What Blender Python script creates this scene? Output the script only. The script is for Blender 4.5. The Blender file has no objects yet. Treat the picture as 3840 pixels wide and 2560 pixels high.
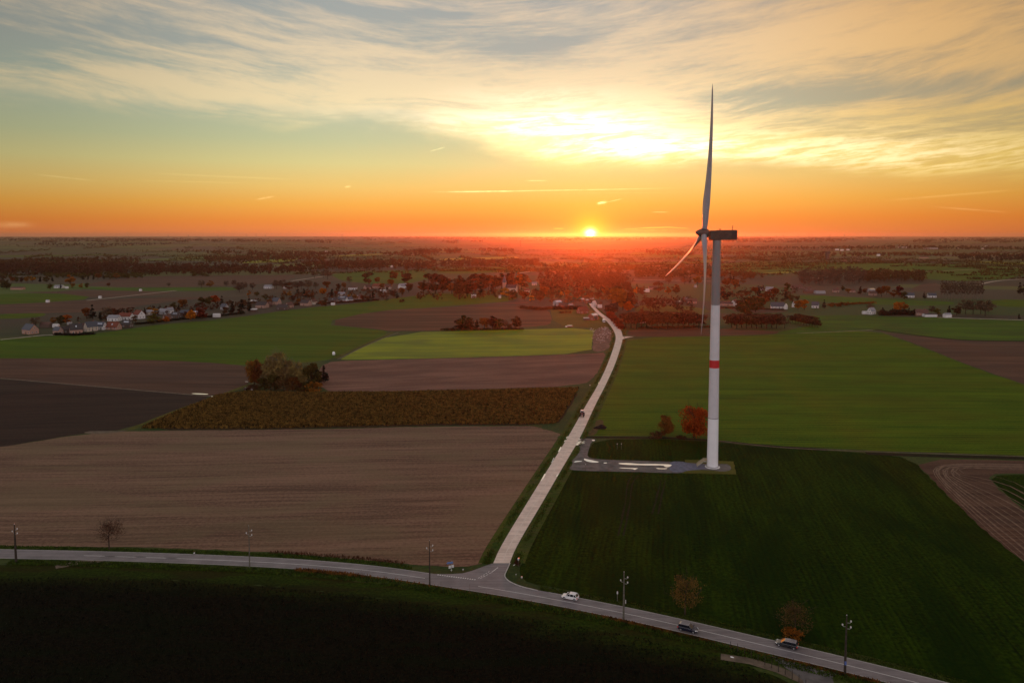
import bpy, bmesh, math, random
import numpy as np
from mathutils import Vector, Matrix
from mathutils.geometry import tessellate_polygon
random.seed(7)
R=math.radians
SC=bpy.context.scene
COL=SC.collection
# ------------------------------------------------------------ camera
CAMH=90.0; FPX=2950.0; CY=1100.0; PIT=math.atan((CY-881)/FPX)
cam=bpy.data.cameras.new('camera'); camo=bpy.data.objects.new('camera',cam); COL.objects.link(camo)
cam.sensor_width=36; cam.sensor_fit='HORIZONTAL'; cam.lens=36*FPX/3840; cam.shift_y=(CY-1280)/3840
cam.clip_start=1; cam.clip_end=200000
camo.location=(0,0,CAMH); camo.rotation_euler=(R(90)-PIT,0,0)
SC.camera=camo
SC.view_settings.view_transform='Standard'; SC.view_settings.look='None'
SC.view_settings.exposure=0; SC.view_settings.gamma=1
SC.cycles.use_denoising=True
SC.cycles.max_bounces=5; SC.cycles.diffuse_bounces=2; SC.cycles.glossy_bounces=2
SC.cycles.transmission_bounces=2; SC.cycles.volume_bounces=0; SC.cycles.transparent_max_bounces=4
SC.cycles.sample_clamp_indirect=4
SUN_AZ=5.67; SUN_EL=0.9; HAZE_D=2.8e-5
def lin(c):
    return tuple(((v/255)/12.92 if v/255<=.04045 else ((v/255+.055)/1.055)**2.4) for v in c)
# ------------------------------------------------------------ node helper
class NT:
    def __init__(s,tree): s.t=tree; s.n=tree.nodes; s.l=tree.links
    def node(s,typ,**kw):
        n=s.n.new(typ)
        for k,v in kw.items(): setattr(n,k,v)
        return n
    def put(s,sock,v):
        if isinstance(v,X): s.l.new(v.s,sock)
        elif isinstance(v,bpy.types.NodeSocket): s.l.new(v,sock)
        else:
            if isinstance(v,(tuple,list)) and len(v)==3 and sock.type=='RGBA': v=(*v,1)
            sock.default_value=v
    def math(s,op,*a,clamp=False):
        n=s.node('ShaderNodeMath',operation=op,use_clamp=clamp)
        for i,v in enumerate(a): s.put(n.inputs[i],v)
        return X(s,n.outputs[0])
    def smooth(s,v,a,b,o0=0.,o1=1.):
        n=s.node('ShaderNodeMapRange',interpolation_type='SMOOTHSTEP')
        s.put(n.inputs[0],v)
        if a>b: a,b,o0,o1=b,a,o1,o0
        for i,x in enumerate((a,b,o0,o1)): n.inputs[i+1].default_value=x
        return X(s,n.outputs[0])
    def mix(s,f,a,b,mode='MIX',clampr=False):
        n=s.node('ShaderNodeMix',data_type='RGBA',blend_type=mode,clamp_result=clampr)
        s.put(n.inputs[0],f); s.put(n.inputs[6],a); s.put(n.inputs[7],b)
        return X(s,n.outputs[2])
    def ramp(s,f,stops,interp='LINEAR'):
        n=s.node('ShaderNodeValToRGB'); cr=n.color_ramp; cr.interpolation=interp
        while len(cr.elements)>1: cr.elements.remove(cr.elements[-1])
        for i,(p,c) in enumerate(stops):
            e=cr.elements[0] if i==0 else cr.elements.new(p)
            e.position=p; e.color=(*c,1)
        s.put(n.inputs[0],f); return X(s,n.outputs[0])
    def comb(s,x,y,z):
        n=s.node('ShaderNodeCombineXYZ')
        for i,v in enumerate((x,y,z)): s.put(n.inputs[i],v)
        return X(s,n.outputs[0])
    def noise(s,vec,scale=1,detail=4,rough=.5,dist=0):
        n=s.node('ShaderNodeTexNoise'); s.put(n.inputs['Vector'],vec)
        n.inputs['Scale'].default_value=scale; n.inputs['Detail'].default_value=detail
        n.inputs['Roughness'].default_value=rough; n.inputs['Distortion'].default_value=dist
        return X(s,n.outputs[0])
    def mapping(s,vec,rot=0,scale=(1,1,1),loc=(0,0,0)):
        n=s.node('ShaderNodeMapping'); s.put(n.inputs[0],vec)
        n.inputs[1].default_value=loc; n.inputs[2].default_value=(0,0,rot); n.inputs[3].default_value=scale
        return X(s,n.outputs[0])
class X:
    def __init__(s,nt,sock): s.nt=nt; s.s=sock
    def __add__(s,o): return s.nt.math('ADD',s,o)
    __radd__=__add__
    def __sub__(s,o): return s.nt.math('SUBTRACT',s,o)
    def __rsub__(s,o): return s.nt.math('SUBTRACT',o,s)
    def __mul__(s,o): return s.nt.math('MULTIPLY',s,o)
    __rmul__=__mul__
    def __truediv__(s,o): return s.nt.math('DIVIDE',s,o)
    def __rtruediv__(s,o): return s.nt.math('DIVIDE',o,s)
    def sq(s): return s.nt.math('MULTIPLY',s,s)
    def exp(s): return s.nt.math('EXPONENT',s)
    def abs(s): return s.nt.math('ABSOLUTE',s)
# ------------------------------------------------------------ world: sunset sky with cirrus
W=bpy.data.worlds.new('World'); SC.world=W; W.use_nodes=True
wt=NT(W.node_tree); wt.n.clear()
tc=wt.node('ShaderNodeTexCoord'); sp=wt.node('ShaderNodeSeparateXYZ'); wt.l.new(tc.outputs['Generated'],sp.inputs[0])
dx,dy,dz=[X(wt,o) for o in sp.outputs]
DEG=180/math.pi
az=wt.math('ARCTAN2',dx,dy)*DEG
el=wt.math('ARCSINE',dz)*DEG
def gauss(a0,e0,wa,we): return ((((az-a0)/wa).sq()+((el-e0)/we).sq())*-1.0).exp()
right=wt.smooth(az,4,30)
# clear sky gradient
def rp(v): return (v+2)/40
clear=wt.ramp((el+2.0)/40.0,[(rp(-2),lin((246,124,76))),(rp(0),lin((253,138,76))),(rp(1),lin((254,152,64))),(rp(2.2),lin((252,182,82))),
  (rp(3.4),lin((243,203,116))),(rp(5.),lin((222,212,146))),(rp(6.6),lin((196,202,158))),(rp(9),lin((176,190,170))),(rp(12.5),lin((168,174,166))),(rp(16),lin((160,166,164))),(rp(38),lin((112,134,168)))])
clearR=wt.ramp((el+2.0)/40.0,[(rp(-2),lin((240,118,62))),(rp(0),lin((246,132,66))),(rp(1.2),lin((252,150,60))),(rp(2.6),lin((250,180,80))),
  (rp(4),lin((240,196,112))),(rp(6),lin((206,184,132))),(rp(9),lin((178,166,136))),(rp(13),lin((190,160,122))),(rp(16),lin((176,152,128))),(rp(38),lin((120,134,160)))])
clear=wt.mix(right,clear,clearR)
# streak coordinates (degrees on the sky), bent by a slow warp
lowv=wt.comb(az*.028,el*.10,3.1)
warp=wt.noise(lowv,1.0,2,.5)-0.5
warp2=wt.noise(wt.comb(az*.06,el*.22,9.7),1.0,3,.5)-0.5
tilt=wt.smooth(az,-30,30,0.085,-0.105)     # left streaks fall to the right, right ones rise
v=el+az*tilt+warp*6.0+warp2*1.6
n1=wt.noise(wt.comb(az*.055,v*.42,1.7),1.0,7,.56,.6)
n2=wt.noise(wt.comb(az*.11,v*1.25,5.2),1.0,6,.58,.4)
n3=wt.noise(wt.comb(az*.42,v*3.0,8.4),1.0,6,.62,.3)
n4=wt.noise(wt.comb(az*1.1,v*4.2,1.4),1.0,4,.65,.2)
dens=n1*.50+n2*.28+n3*.17+n4*.09
ns=wt.noise(wt.comb(az*.12,el*.3,4.4),1.0,4,.6)-0.5
e0=7.7-wt.smooth(az,-10,5,0,3.0)-wt.smooth(az,5,33,0,1.5)
mask=wt.smooth((el-e0)+ns*3.4,-.5,1.5)
bias=gauss(-12,10.0,16,2.2)*.10+gauss(6,7.3,11,2.4)*.16+gauss(20,5.3,20,1.6)*.10+gauss(18,13.5,9,3)*.06 \
  -gauss(-6,15.9,4,1.3)*.12-gauss(-31,11.4,7,1.1)*.12-gauss(-26,8.0,8,.7)*.05-gauss(1,13,4,1.0)*.08-gauss(22,9.2,11,1.1)*.16-gauss(14,11.4,6,.8)*.07+gauss(24,12.6,9,1.6)*.08-gauss(-33,15,9,2.5)*.05
c=wt.smooth(dens+bias,.40,.62)*mask
glow=gauss(6,7.2,12,2.6)
strk=wt.smooth(n2*.40+n3*.45+n4*.15,.42,.58,.08,1.0)
hot=(gauss(4.6,7.7,5.6,.95)*.95+gauss(8.2,6.2,5.6,.75)*1.15+gauss(-2,8.0,9,.8)*.28+gauss(16,6.0,10,1.0)*.42+gauss(25,4.9,10,1.1)*.42+gauss(2,9.6,6,.8)*.18)*strk
ccol=wt.ramp((el+2.0)/40.0,[(rp(2),lin((255,190,84))),(rp(4.),lin((255,222,112))),(rp(6),lin((255,232,152))),(rp(8.5),lin((246,226,178))),(rp(12),lin((232,212,176))),(rp(16),lin((220,200,174))),(rp(38),lin((150,150,165)))])
ccolR=wt.ramp((el+2.0)/40.0,[(rp(2),lin((255,178,76))),(rp(4),lin((255,214,100))),(rp(6),lin((252,216,124))),(rp(9),lin((238,196,134))),(rp(13),lin((240,192,128))),(rp(16),lin((224,176,116))),(rp(38),lin((150,145,155)))])
ccol=wt.mix(right,ccol,ccolR)
sky=wt.mix(c,clear,ccol)
# brightness toward the sun through the veil
veil=wt.math('ADD',c*.8,.2)
sky=wt.mix(1.0,sky,wt.mix(1.0,(1.0,.86,.52),wt.comb(glow*veil*.40,glow*veil*.40,glow*veil*.40),'MULTIPLY'),'ADD')
sky=wt.mix(1.0,sky,wt.mix(1.0,(1.0,.97,.85),wt.comb(hot*c,hot*c,hot*c),'MULTIPLY'),'ADD')
# thin contrails and small lit cloud scraps
def scrap(a0,e0,wa,we,sl=0.0,amp=1.0):
    ee=(el-e0)-(az-a0)*sl
    return ((((az-a0)/wa).sq().sq()*-1.0)-(ee/we).sq()).exp()*amp
fl=wt.smooth(wt.noise(wt.comb(az*.8,el*2.0,2.0),1.0,3,.6),.3,.6,.35,1)
tr=(scrap(2.5,3.20,7.0,.035,.012,.40)+scrap(-2,3.12,2.6,.05,.012,.5)+scrap(-5.35,6.1,.45,.04,.28,.4)+scrap(-29.5,3.6,1.4,.04,-.09,.14)
  +scrap(-20,3.95,4,.05,-.02,.08)+scrap(-22,3.55,3,.03,0,.08)+scrap(-17.3,2.55,.5,.05,.2,.3)+scrap(-11.7,3.4,.18,.05,.1,.4)
  +scrap(1.75,3.9,.7,.035,0,.35)+scrap(6.5,2.32,.30,.08,.2,1.3)+scrap(7.2,2.42,.6,.03,.22,.5)+scrap(6.2,3.0,6,.01,0,.1)
  +scrap(10.6,1.62,.5,.03,.0,.35)+scrap(30,1.6,1.8,.05,-.10,.15)+scrap(29,2.5,3,.06,.07,.12)+scrap(-32.3,.62,.9,.16,.0,.25))*fl
low=(scrap(10.1,.34,2.2,.04,.01,.32)*fl+scrap(10.3,.52,1.1,.04,.03,.5)+scrap(11.9,.50,.7,.03,-.05,.35)+scrap(3.4,.46,.35,.04,0,.35)+scrap(8.6,.44,.5,.03,.02,.3))
sky=wt.mix(1.0,sky,wt.mix(1.0,(1.0,.88,.42),wt.comb(tr,tr,tr),'MULTIPLY'),'ADD')
sky=wt.mix(1.0,sky,wt.mix(1.0,(1.0,.80,.12),wt.comb(low,low,low),'MULTIPLY'),'ADD')
# the sky dims away from the sun; the unseen pale lilac half behind the camera is brightened to light the tower
side=wt.smooth((az-3.0).abs(),13,40,1.0,.60)
sky=wt.mix(1.0,sky,wt.comb(side,side,side),'MULTIPLY')
back=wt.smooth(az.abs(),55,125)
bsky=wt.ramp(wt.math('MAXIMUM',el,0.0)/90.0,[(0,(.98,.88,.88)),(.22,(1.05,.95,.98)),(.45,(.46,.43,.47)),(1,(.28,.25,.24))])
sky=wt.mix(back,sky,bsky)
hi=wt.smooth(el,22,60)
sky=wt.mix(hi,sky,(.30,.27,.26))
# sun disc and its aureole
sx=((az-SUN_AZ)/1.0).sq(); ang=wt.math('SQRT',sx+(el+.06).sq())
aur=((ang/1.15).sq()*-1.0).exp(); aur2=((ang/2.9)*-1.0).exp(); disc=((ang/.34).sq()*-1.0).exp()
sky=wt.mix(1.0,sky,wt.mix(1.0,(1.0,.62,.0),wt.comb(aur*.9,aur*.9,aur*.9),'MULTIPLY'),'ADD')
sky=wt.mix(1.0,sky,wt.mix(1.0,(.32,.13,.0),wt.comb(aur2,aur2,aur2),'MULTIPLY'),'ADD')
sky=wt.mix(1.0,sky,wt.mix(1.0,(14.,10.,5.),wt.comb(disc,disc,disc),'MULTIPLY'),'ADD')
nis=wt.node('ShaderNodeTexSky',sky_type='NISHITA',sun_disc=False,sun_elevation=R(SUN_EL),sun_rotation=R(SUN_AZ),altitude=90,air_density=1.4,dust_density=3,ozone_density=1.5)
bg1=wt.node('ShaderNodeBackground'); wt.put(bg1.inputs[0],sky); bg1.inputs[1].default_value=.94
bg2=wt.node('ShaderNodeBackground'); wt.l.new(nis.outputs[0],bg2.inputs[0]); bg2.inputs[1].default_value=.03
ad=wt.node('ShaderNodeAddShader'); wt.l.new(bg1.outputs[0],ad.inputs[0]); wt.l.new(bg2.outputs[0],ad.inputs[1])
wo=wt.node('ShaderNodeOutputWorld'); wt.l.new(ad.outputs[0],wo.inputs[0])
W.cycles.sampling_method='MANUAL'; W.cycles.sample_map_resolution=1024
# ------------------------------------------------------------ sun
sl=bpy.data.lights.new('sun','SUN'); sl.energy=1.5; sl.angle=R(.6); sl.color=(1.0,.10,.015)
so=bpy.data.objects.new('sun',sl); COL.objects.link(so)
sd=Vector((math.sin(R(SUN_AZ))*math.cos(R(SUN_EL)),math.cos(R(SUN_AZ))*math.cos(R(SUN_EL)),math.sin(R(SUN_EL))))
so.rotation_euler=sd.to_track_quat('Z','Y').to_euler(); so.location=sd*400
# ------------------------------------------------------------ placing: photo point (2352 wide) -> ground
KD=3840/2352
def ray(x,y):
    u=(x*KD-1920)/FPX; v=(CY-y*KD)/FPX
    return Vector((u,math.cos(PIT)+v*math.sin(PIT),-math.sin(PIT)+v*math.cos(PIT)))
def G(x,y,z=0.0):
    d=ray(x,y); t=(CAMH-z)/-d.z
    return Vector((d.x*t,d.y*t,z))
def depth(P): return P.y*math.cos(PIT)+(CAMH-P.z)*math.sin(PIT)
def projy(P):
    z=P.z-CAMH; fw=P.y*math.cos(PIT)-z*math.sin(PIT); up=P.y*math.sin(PIT)+z*math.cos(PIT)
    return (CY-FPX*up/fw)/KD
def height_to(P,ytop):          # metres of a vertical at ground point P that reaches photo row ytop
    lo,hi=0,250
    for _ in range(40):
        m=(lo+hi)/2
        if projy(Vector((P.x,P.y,P.z+m)))>ytop: lo=m
        else: hi=m
    return lo
def mpx(P): return depth(P)/FPX*KD     # metres per photo unit across
def terr(x,y):                  # gentle rolling land, flat near
    r=np.hypot(x,y); A=np.clip((r-4200)/6500,0,1)**1.2*15
    h=1.0+.5*np.sin(x/1900+1.3)*np.cos(y/2500+.4)+.35*np.sin(x/900+y/1300)+.25*np.sin(y/700+x/3100+2)
    return A*np.maximum(h,0)
# ------------------------------------------------------------ object helpers
def tag(o,label=None,cat=None,group=None,kind=None):
    if label: o['label']=label
    if cat: o['category']=cat
    if group: o['group']=group
    if kind: o['kind']=kind
    return o
def empty(name,loc=(0,0,0),rz=0.0,label=None,cat=None,group=None):
    o=bpy.data.objects.new(name,None); COL.objects.link(o); o.location=loc; o.rotation_euler=(0,0,rz)
    o.empty_display_size=.5
    return tag(o,label,cat,group)
class MB:
    def __init__(s): s.v=[]; s.f=[]
    def add(s,vs,fs):
        b=len(s.v); s.v+= [tuple(p) for p in vs]; s.f+=[tuple(b+i for i in f) for f in fs]; return s
    def box(s,x0,x1,y0,y1,z0,z1):
        return s.add([(x0,y0,z0),(x1,y0,z0),(x1,y1,z0),(x0,y1,z0),(x0,y0,z1),(x1,y0,z1),(x1,y1,z1),(x0,y1,z1)],
          [(3,2,1,0),(4,5,6,7),(0,1,5,4),(1,2,6,5),(2,3,7,6),(3,0,4,7)])
    def tube(s,pts,rad,n=8,cap=True):
        pts=[Vector(p) for p in pts]; rings=[]
        for i,p in enumerate(pts):
            d=(pts[min(i+1,len(pts)-1)]-pts[max(i-1,0)]).normalized()
            a=d.cross(Vector((0,0,1)) if abs(d.z)<.9 else Vector((1,0,0))).normalized(); b=d.cross(a)
            r=rad[i] if isinstance(rad,(list,tuple)) else rad
            rings.append([p+(a*math.cos(2*math.pi*k/n)+b*math.sin(2*math.pi*k/n))*r for k in range(n)])
        vs=[q for rg in rings for q in rg]; fs=[]
        for i in range(len(pts)-1):
            for k in range(n):
                fs.append((i*n+k,i*n+(k+1)%n,(i+1)*n+(k+1)%n,(i+1)*n+k))
        if cap: fs+= [tuple(range(n))[::-1],tuple((len(pts)-1)*n+k for k in range(n))]
        return s.add(vs,fs)
    def loft(s,rings,cap=True):
        n=len(rings[0]); vs=[q for rg in rings for q in rg]; fs=[]
        for i in range(len(rings)-1):
            for k in range(n): fs.append((i*n+k,i*n+(k+1)%n,(i+1)*n+(k+1)%n,(i+1)*n+k))
        if cap: fs+=[tuple(range(n))[::-1],tuple((len(rings)-1)*n+k for k in range(n))]
        return s.add(vs,fs)
    def build(s,name,mat,parent=None,smooth=False,label=None):
        me=bpy.data.meshes.new(name); me.from_pydata(s.v,[],s.f); me.update()
        if smooth: me.polygons.foreach_set('use_smooth',[True]*len(me.polygons))
        me.materials.append(mat); o=bpy.data.objects.new(name,me); COL.objects.link(o)
        if parent: o.parent=parent
        if label: o['label']=label
        return o
def np_mesh(name,V,F,mat,parent=None,smooth=False):       # V (n,3), F (m,k)
    me=bpy.data.meshes.new(name); V=np.asarray(V,dtype=np.float32); F=np.asarray(F,dtype=np.int32)
    k=F.shape[1]; me.vertices.add(len(V)); me.vertices.foreach_set('co',V.ravel())
    me.loops.add(F.size); me.loops.foreach_set('vertex_index',F.ravel())
    me.polygons.add(len(F)); me.polygons.foreach_set('loop_start',np.arange(0,F.size,k,dtype=np.int32))
    try: me.polygons.foreach_set('loop_total',np.full(len(F),k,dtype=np.int32))
    except Exception: pass
    me.update(calc_edges=True); me.validate()
    if smooth: me.polygons.foreach_set('use_smooth',[True]*len(me.polygons))
    if mat: me.materials.append(mat)
    o=bpy.data.objects.new(name,me); COL.objects.link(o)
    if parent: o.parent=parent
    return o
# ------------------------------------------------------------ materials
def new_mat(name):
    m=bpy.data.materials.new(name); m.use_nodes=True; t=NT(m.node_tree)
    return m,t,m.node_tree.nodes['Principled BSDF']
def setp(b,rough=.8,spec=.5,metal=0.0,coat=0.0):
    b.inputs['Roughness'].default_value=rough; b.inputs['Specular IOR Level'].default_value=spec
    b.inputs['Metallic'].default_value=metal; b.inputs['Coat Weight'].default_value=coat
def plain(name,col,rough=.7,spec=.5,metal=0.,var=.25,scale=1.2,coat=0.,bump=0.):
    m,t,b=new_mat(name); setp(b,rough,spec,metal,coat)
    tcn=t.node('ShaderNodeTexCoord'); n=t.noise(tcn.outputs['Object'],scale,5,.6)
    lo=tuple(c*(1-var) for c in col); hi=tuple(min(1,c*(1+var)) for c in col)
    t.put(b.inputs['Base Color'],t.mix(t.smooth(n,.3,.7),lo,hi))
    if bump:
        bn=t.node('ShaderNodeBump'); t.put(bn.inputs['Height'],n); bn.inputs['Strength'].default_value=bump; bn.inputs['Distance'].default_value=.05
        t.l.new(bn.outputs[0],b.inputs['Normal'])
    return m
def field(name,c1,c2,ang=0.,along=40.,across=1.6,patch=None,pscale=60.,pamt=.5,row=0.,rowamt=.3,rough=.85,spec=.12,fine=.35,tram=0.,sheen=0.):
    """farm land: streaks along the working direction, soft patches, drill rows and tramlines"""
    m,t,b=new_mat(name); setp(b,rough,spec)
    if sheen: b.inputs['Sheen Weight'].default_value=sheen; b.inputs['Sheen Roughness'].default_value=.5
    g=t.node('ShaderNodeNewGeometry').outputs['Position']
    wv=t.noise(t.mapping(g,0,(1/90,)*3),1,2,.5)-.5
    rot=t.mapping(g,-ang)
    sep=t.node('ShaderNodeSeparateXYZ'); t.l.new(rot.s,sep.inputs[0])
    ux=X(t,sep.outputs[0]); uy=X(t,sep.outputs[1])+wv*5.0
    st=t.noise(t.comb(ux/along,uy/across,0.),1,6,.62)
    st2=t.noise(t.comb(ux/(along*3),uy/(across*7),4.),1,3,.6)
    gr=t.noise(t.mapping(g,0,(1/1.1,)*3),1,4,.65)
    f=t.smooth((st*.45+st2*.3+gr*(fine*.7))/(.75+fine*.7),.40,.60)
    col=t.mix(f,c1,c2)
    if patch:
        pn=t.noise(t.comb(ux/pscale,uy/(pscale*.45),2.),1,5,.6,.4)
        col=t.mix(t.smooth(pn,.42,.64)*pamt,col,patch)
    if row:
        w=t.math('SINE',uy*(2*math.pi/row)+(gr-.5)*2.0)
        wm=t.smooth(t.noise(t.comb(ux/30,uy/12,7.),1,3,.6),.3,.7)
        k=t.smooth(w,-.9,.2,1.-rowamt,1.)
        k2=k*wm+(1.0-wm)
        col=t.mix(1.0,col,t.comb(k2,k2,k2),'MULTIPLY')
    if tram:
        md=t.math('PINGPONG',uy,tram/2)
        k=t.smooth((md-.9).abs(),.1,.45,.62,1.)
        col=t.mix(1.0,col,t.comb(k,k,k),'MULTIPLY')
    t.put(b.inputs['Base Color'],col)
    bn=t.node('ShaderNodeBump'); t.put(bn.inputs['Height'],gr*.5+st*.6); bn.inputs['Strength'].default_value=.55; bn.inputs['Distance'].default_value=.45
    t.l.new(bn.outputs[0],b.inputs['Normal'])
    return m
# ------------------------------------------------------------ ground sheets from photo outlines
def smooth_pts(P,it=1,closed=True):
    for _ in range(it):
        Q=[]; n=len(P)
        for i in range(n if closed else n-1):
            a,b=P[i],P[(i+1)%n]; Q+=[a*.75+b*.25,a*.25+b*.75]
        if not closed: Q=[P[0]]+Q+[P[-1]]
        P=Q
    return P
def rough_edge(P,step,amp,rng,closed=True):
    Q=[]; n=len(P)
    for i in range(n if closed else n-1):
        a,b=P[i],P[(i+1)%n]; L=(b-a).length; k=max(1,int(L/step))
        nn=Vector((-(b-a).y,(b-a).x,0)).normalized() if L>0 else Vector((0,0,0))
        for j in range(k): Q.append(a.lerp(b,j/k)+nn*rng.uniform(-amp,amp)*(1 if j else 0))
    if not closed: Q.append(P[-1])
    return Q
def sheet(name,pts,z,mat,kind='structure',label=None,photo=True,round_=1,amp=None,group=None,cat=None):
    P=[G(x,y) for x,y in pts] if photo else [Vector((p[0],p[1],0)) for p in pts]
    if round_: P=smooth_pts(P,round_)
    if amp is None or amp>0:
        rng=random.Random(len(pts)*7+int(pts[0][0])); d=sum((p.length for p in P))/len(P)
        P=rough_edge(P,max(1.5,d/110),amp if amp is not None else .35+d/4000,rng)
    P=[Vector((p.x,p.y,z)) for p in P]
    tri=tessellate_polygon([P])
    me=bpy.data.meshes.new(name); me.from_pydata([tuple(p) for p in P],[],[tuple(t) for t in tri]); me.update()
    bm=bmesh.new(); bm.from_mesh(me); bmesh.ops.recalc_face_normals(bm,faces=bm.faces)
    if bm.faces and sum(f.normal.z for f in bm.faces)<0: bmesh.ops.reverse_faces(bm,faces=bm.faces)
    bm.to_mesh(me); bm.free()
    me.materials.append(mat); o=bpy.data.objects.new(name,me); COL.objects.link(o)
    tag(o,label,cat,group,kind); return o
def strip(name,L,Rt,z,mat,kind='structure',label=None,parent=None,th=None):
    """ribbon between two world polylines of equal length"""
    V=[]; F=[]
    for a,b in zip(L,Rt): V+=[(a.x,a.y,z),(b.x,b.y,z)]
    for i in range(len(L)-1): F.append((2*i,2*i+1,2*i+3,2*i+2))
    if th:
        n=len(V); V+= [(x,y,zz-th) for x,y,zz in V[:n]]
        for i in range(len(L)-1): F+=[(2*i,2*i+2,n+2*i+2,n+2*i),(2*i+1,n+2*i+1,n+2*i+3,2*i+3)]
    me=bpy.data.meshes.new(name); me.from_pydata(V,[],F); me.update()
    bm=bmesh.new(); bm.from_mesh(me); bmesh.ops.recalc_face_normals(bm,faces=bm.faces)
    if sum(f.normal.z*f.calc_area() for f in bm.faces)<0: bmesh.ops.reverse_faces(bm,faces=bm.faces)
    bm.to_mesh(me); bm.free()
    me.materials.append(mat); o=bpy.data.objects.new(name,me); COL.objects.link(o)
    if parent: o.parent=parent
    tag(o,label,None,None,kind if not parent else None); return o
def resample(P,step):
    P=smooth_pts(P,3,False); out=[P[0]]; acc=0
    for a,b in zip(P,P[1:]):
        L=(b-a).length
        while acc+L>=step:
            t=(step-acc)/L; a=a.lerp(b,t); out.append(a); L=(b-a).length; acc=0
        acc+=L
    out.append(P[-1]); return out
def offs(P,d):
    Q=[]
    for i,p in enumerate(P):
        t=(P[min(i+1,len(P)-1)]-P[max(i-1,0)]).normalized(); Q.append(p+Vector((-t.y,t.x,0))*d)
    return Q
# ------------------------------------------------------------ ground: one sheet out to the horizon
def build_ground():
    rr=[0]; r=18.
    while r<46000: rr.append(r); r*=1.055
    rr=np.array(rr); na=300; aa=np.linspace(0,2*np.pi,na,endpoint=False)
    Rg,A=np.meshgrid(rr[1:],aa,indexing='ij'); Xs=Rg*np.sin(A); Ys=Rg*np.cos(A); Zs=terr(Xs,Ys)
    V=np.concatenate([[[0,0,0]],np.stack([Xs.ravel(),Ys.ravel(),Zs.ravel()],1)])
    nr=len(rr)-1; i=np.arange(nr-1)[:,None]*na+1; k=np.arange(na)[None]; k2=(k+1)%na
    F=np.stack([i+k,i+na+k,i+na+k2,i+k2],-1).reshape(-1,4)[:,::-1]
    # centre fan as quads
    fan=np.array([[0,1+((j+2)%na),1+((j+1)%na),1+j] for j in range(0,na,2)])
    fan=fan[:,[0,3,2,1]][:, ::-1]
    m,t,b=new_mat('open_land'); setp(b,.85,.25)
    g=t.node('ShaderNodeNewGeometry').outputs['Position']
    gr=t.noise(t.mapping(g,0,(1/1.3,)*3),1,5,.65); pn=t.noise(t.mapping(g,0,(1/35,)*3),1,4,.6)
    near=t.mix(t.smooth(gr*.5+pn*.5,.4,.62),(.018,.036,.002),(.055,.076,.006))
    near=t.mix(t.smooth(pn,.52,.66)*.5,near,(.075,.058,.018))
    vo=t.node('ShaderNodeTexVoronoi',distance='CHEBYCHEV',feature='F1'); 
    t.put(vo.inputs['Vector'],t.mapping(g,R(17),(1/430,1/300,0.))); vo.inputs['Scale'].default_value=1; vo.inputs['Randomness'].default_value=.8
    sepc=t.node('ShaderNodeSeparateColor'); t.l.new(vo.outputs['Color'],sepc.inputs[0])
    rc=X(t,sepc.outputs[0])
    farc=t.ramp(rc,[(0,(.048,.034,.020)),(.16,(.034,.062,.006)),(.34,(.066,.046,.026)),(.46,(.022,.044,.005)),(.60,(.070,.115,.008)),(.70,(.040,.032,.018)),(.80,(.030,.070,.006)),(.93,(.090,.100,.020))],'CONSTANT')
    st=t.noise(t.mapping(g,R(17),(1/260,1/9,0.)),1,4,.6)
    farc=t.mix(t.smooth(st,.3,.7)*.35,farc,(.04,.045,.018))
    vl=t.node('ShaderNodeVectorMath',operation='LENGTH'); t.l.new(g,vl.inputs[0])
    f=t.smooth(X(t,vl.outputs['Value']),700,1000)
    col=t.mix(f,near,farc)
    t.put(b.inputs['Base Color'],col)
    bn=t.node('ShaderNodeBump'); t.put(bn.inputs['Height'],gr+pn); bn.inputs['Strength'].default_value=.5; bn.inputs['Distance'].default_value=.4
    t.l.new(bn.outputs[0],b.inputs['Normal'])
    o=np_mesh('ground',V,np.concatenate([F,fan]),m); tag(o,'rough grass and farm land under everything, out to the horizon',kind='structure')
build_ground()
BR1,BR2=(.098,.052,.034),(.185,.115,.078)
M_stub=field('stubble_soil',(.095,.046,.025),(.245,.138,.084),ang=R(3),along=45,across=1.5,patch=(.17,.12,.058),pscale=45,pamt=.5,spec=.3,fine=.5)
M_dark=field('wet_dark_soil',(.018,.008,.005),(.046,.025,.016),ang=R(8),along=50,across=1.6,spec=.15,fine=.4)
M_brown=field('ploughed_soil',(.062,.030,.019),(.140,.074,.046),ang=R(-4),along=60,across=2.2,patch=(.075,.045,.035),pscale=80,fine=.35)
M_mauve=field('harrowed_soil',(.130,.060,.042),(.270,.140,.098),ang=R(14),along=35,across=2.0,patch=(.11,.058,.045),pscale=60,pamt=.6,fine=.45)
M_brown2=field('ploughed_ridge_soil',(.070,.032,.017),(.150,.072,.036),ang=R(2),along=120,across=5,fine=.2)
M_gl=field('left_winter_wheat',(.036,.078,.002),(.080,.132,.004),ang=R(-6),along=90,across=4,patch=(.080,.100,.003),pscale=110,pamt=.7,fine=.3,spec=.08,tram=28)
M_gb=field('bright_catch_crop',(.150,.210,.001),(.260,.300,.003),ang=R(4),along=120,across=5,patch=(.075,.095,.014),pscale=60,pamt=.5,fine=.3,rough=.7)
M_gr=field('right_winter_wheat',(.036,.088,.001),(.104,.162,.003),ang=R(-2),along=70,across=1.3,patch=(.090,.108,.003),pscale=75,pamt=.6,row=3.6,rowamt=.5,fine=.45,rough=.8,spec=.06,tram=27)
M_gr2=field('upper_pasture',(.030,.082,.001),(.068,.140,.002),ang=R(-3),along=80,across=3,patch=(.028,.045,.010),pscale=60,fine=.4)
M_gd=field('beet_leaf_field',(.005,.015,.0003),(.024,.050,.001),ang=R(80),along=26,across=.9,patch=(.003,.016,.0006),pscale=55,pamt=.75,row=1.5,rowamt=.32,fine=1.3,rough=.85,spec=.03)
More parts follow.
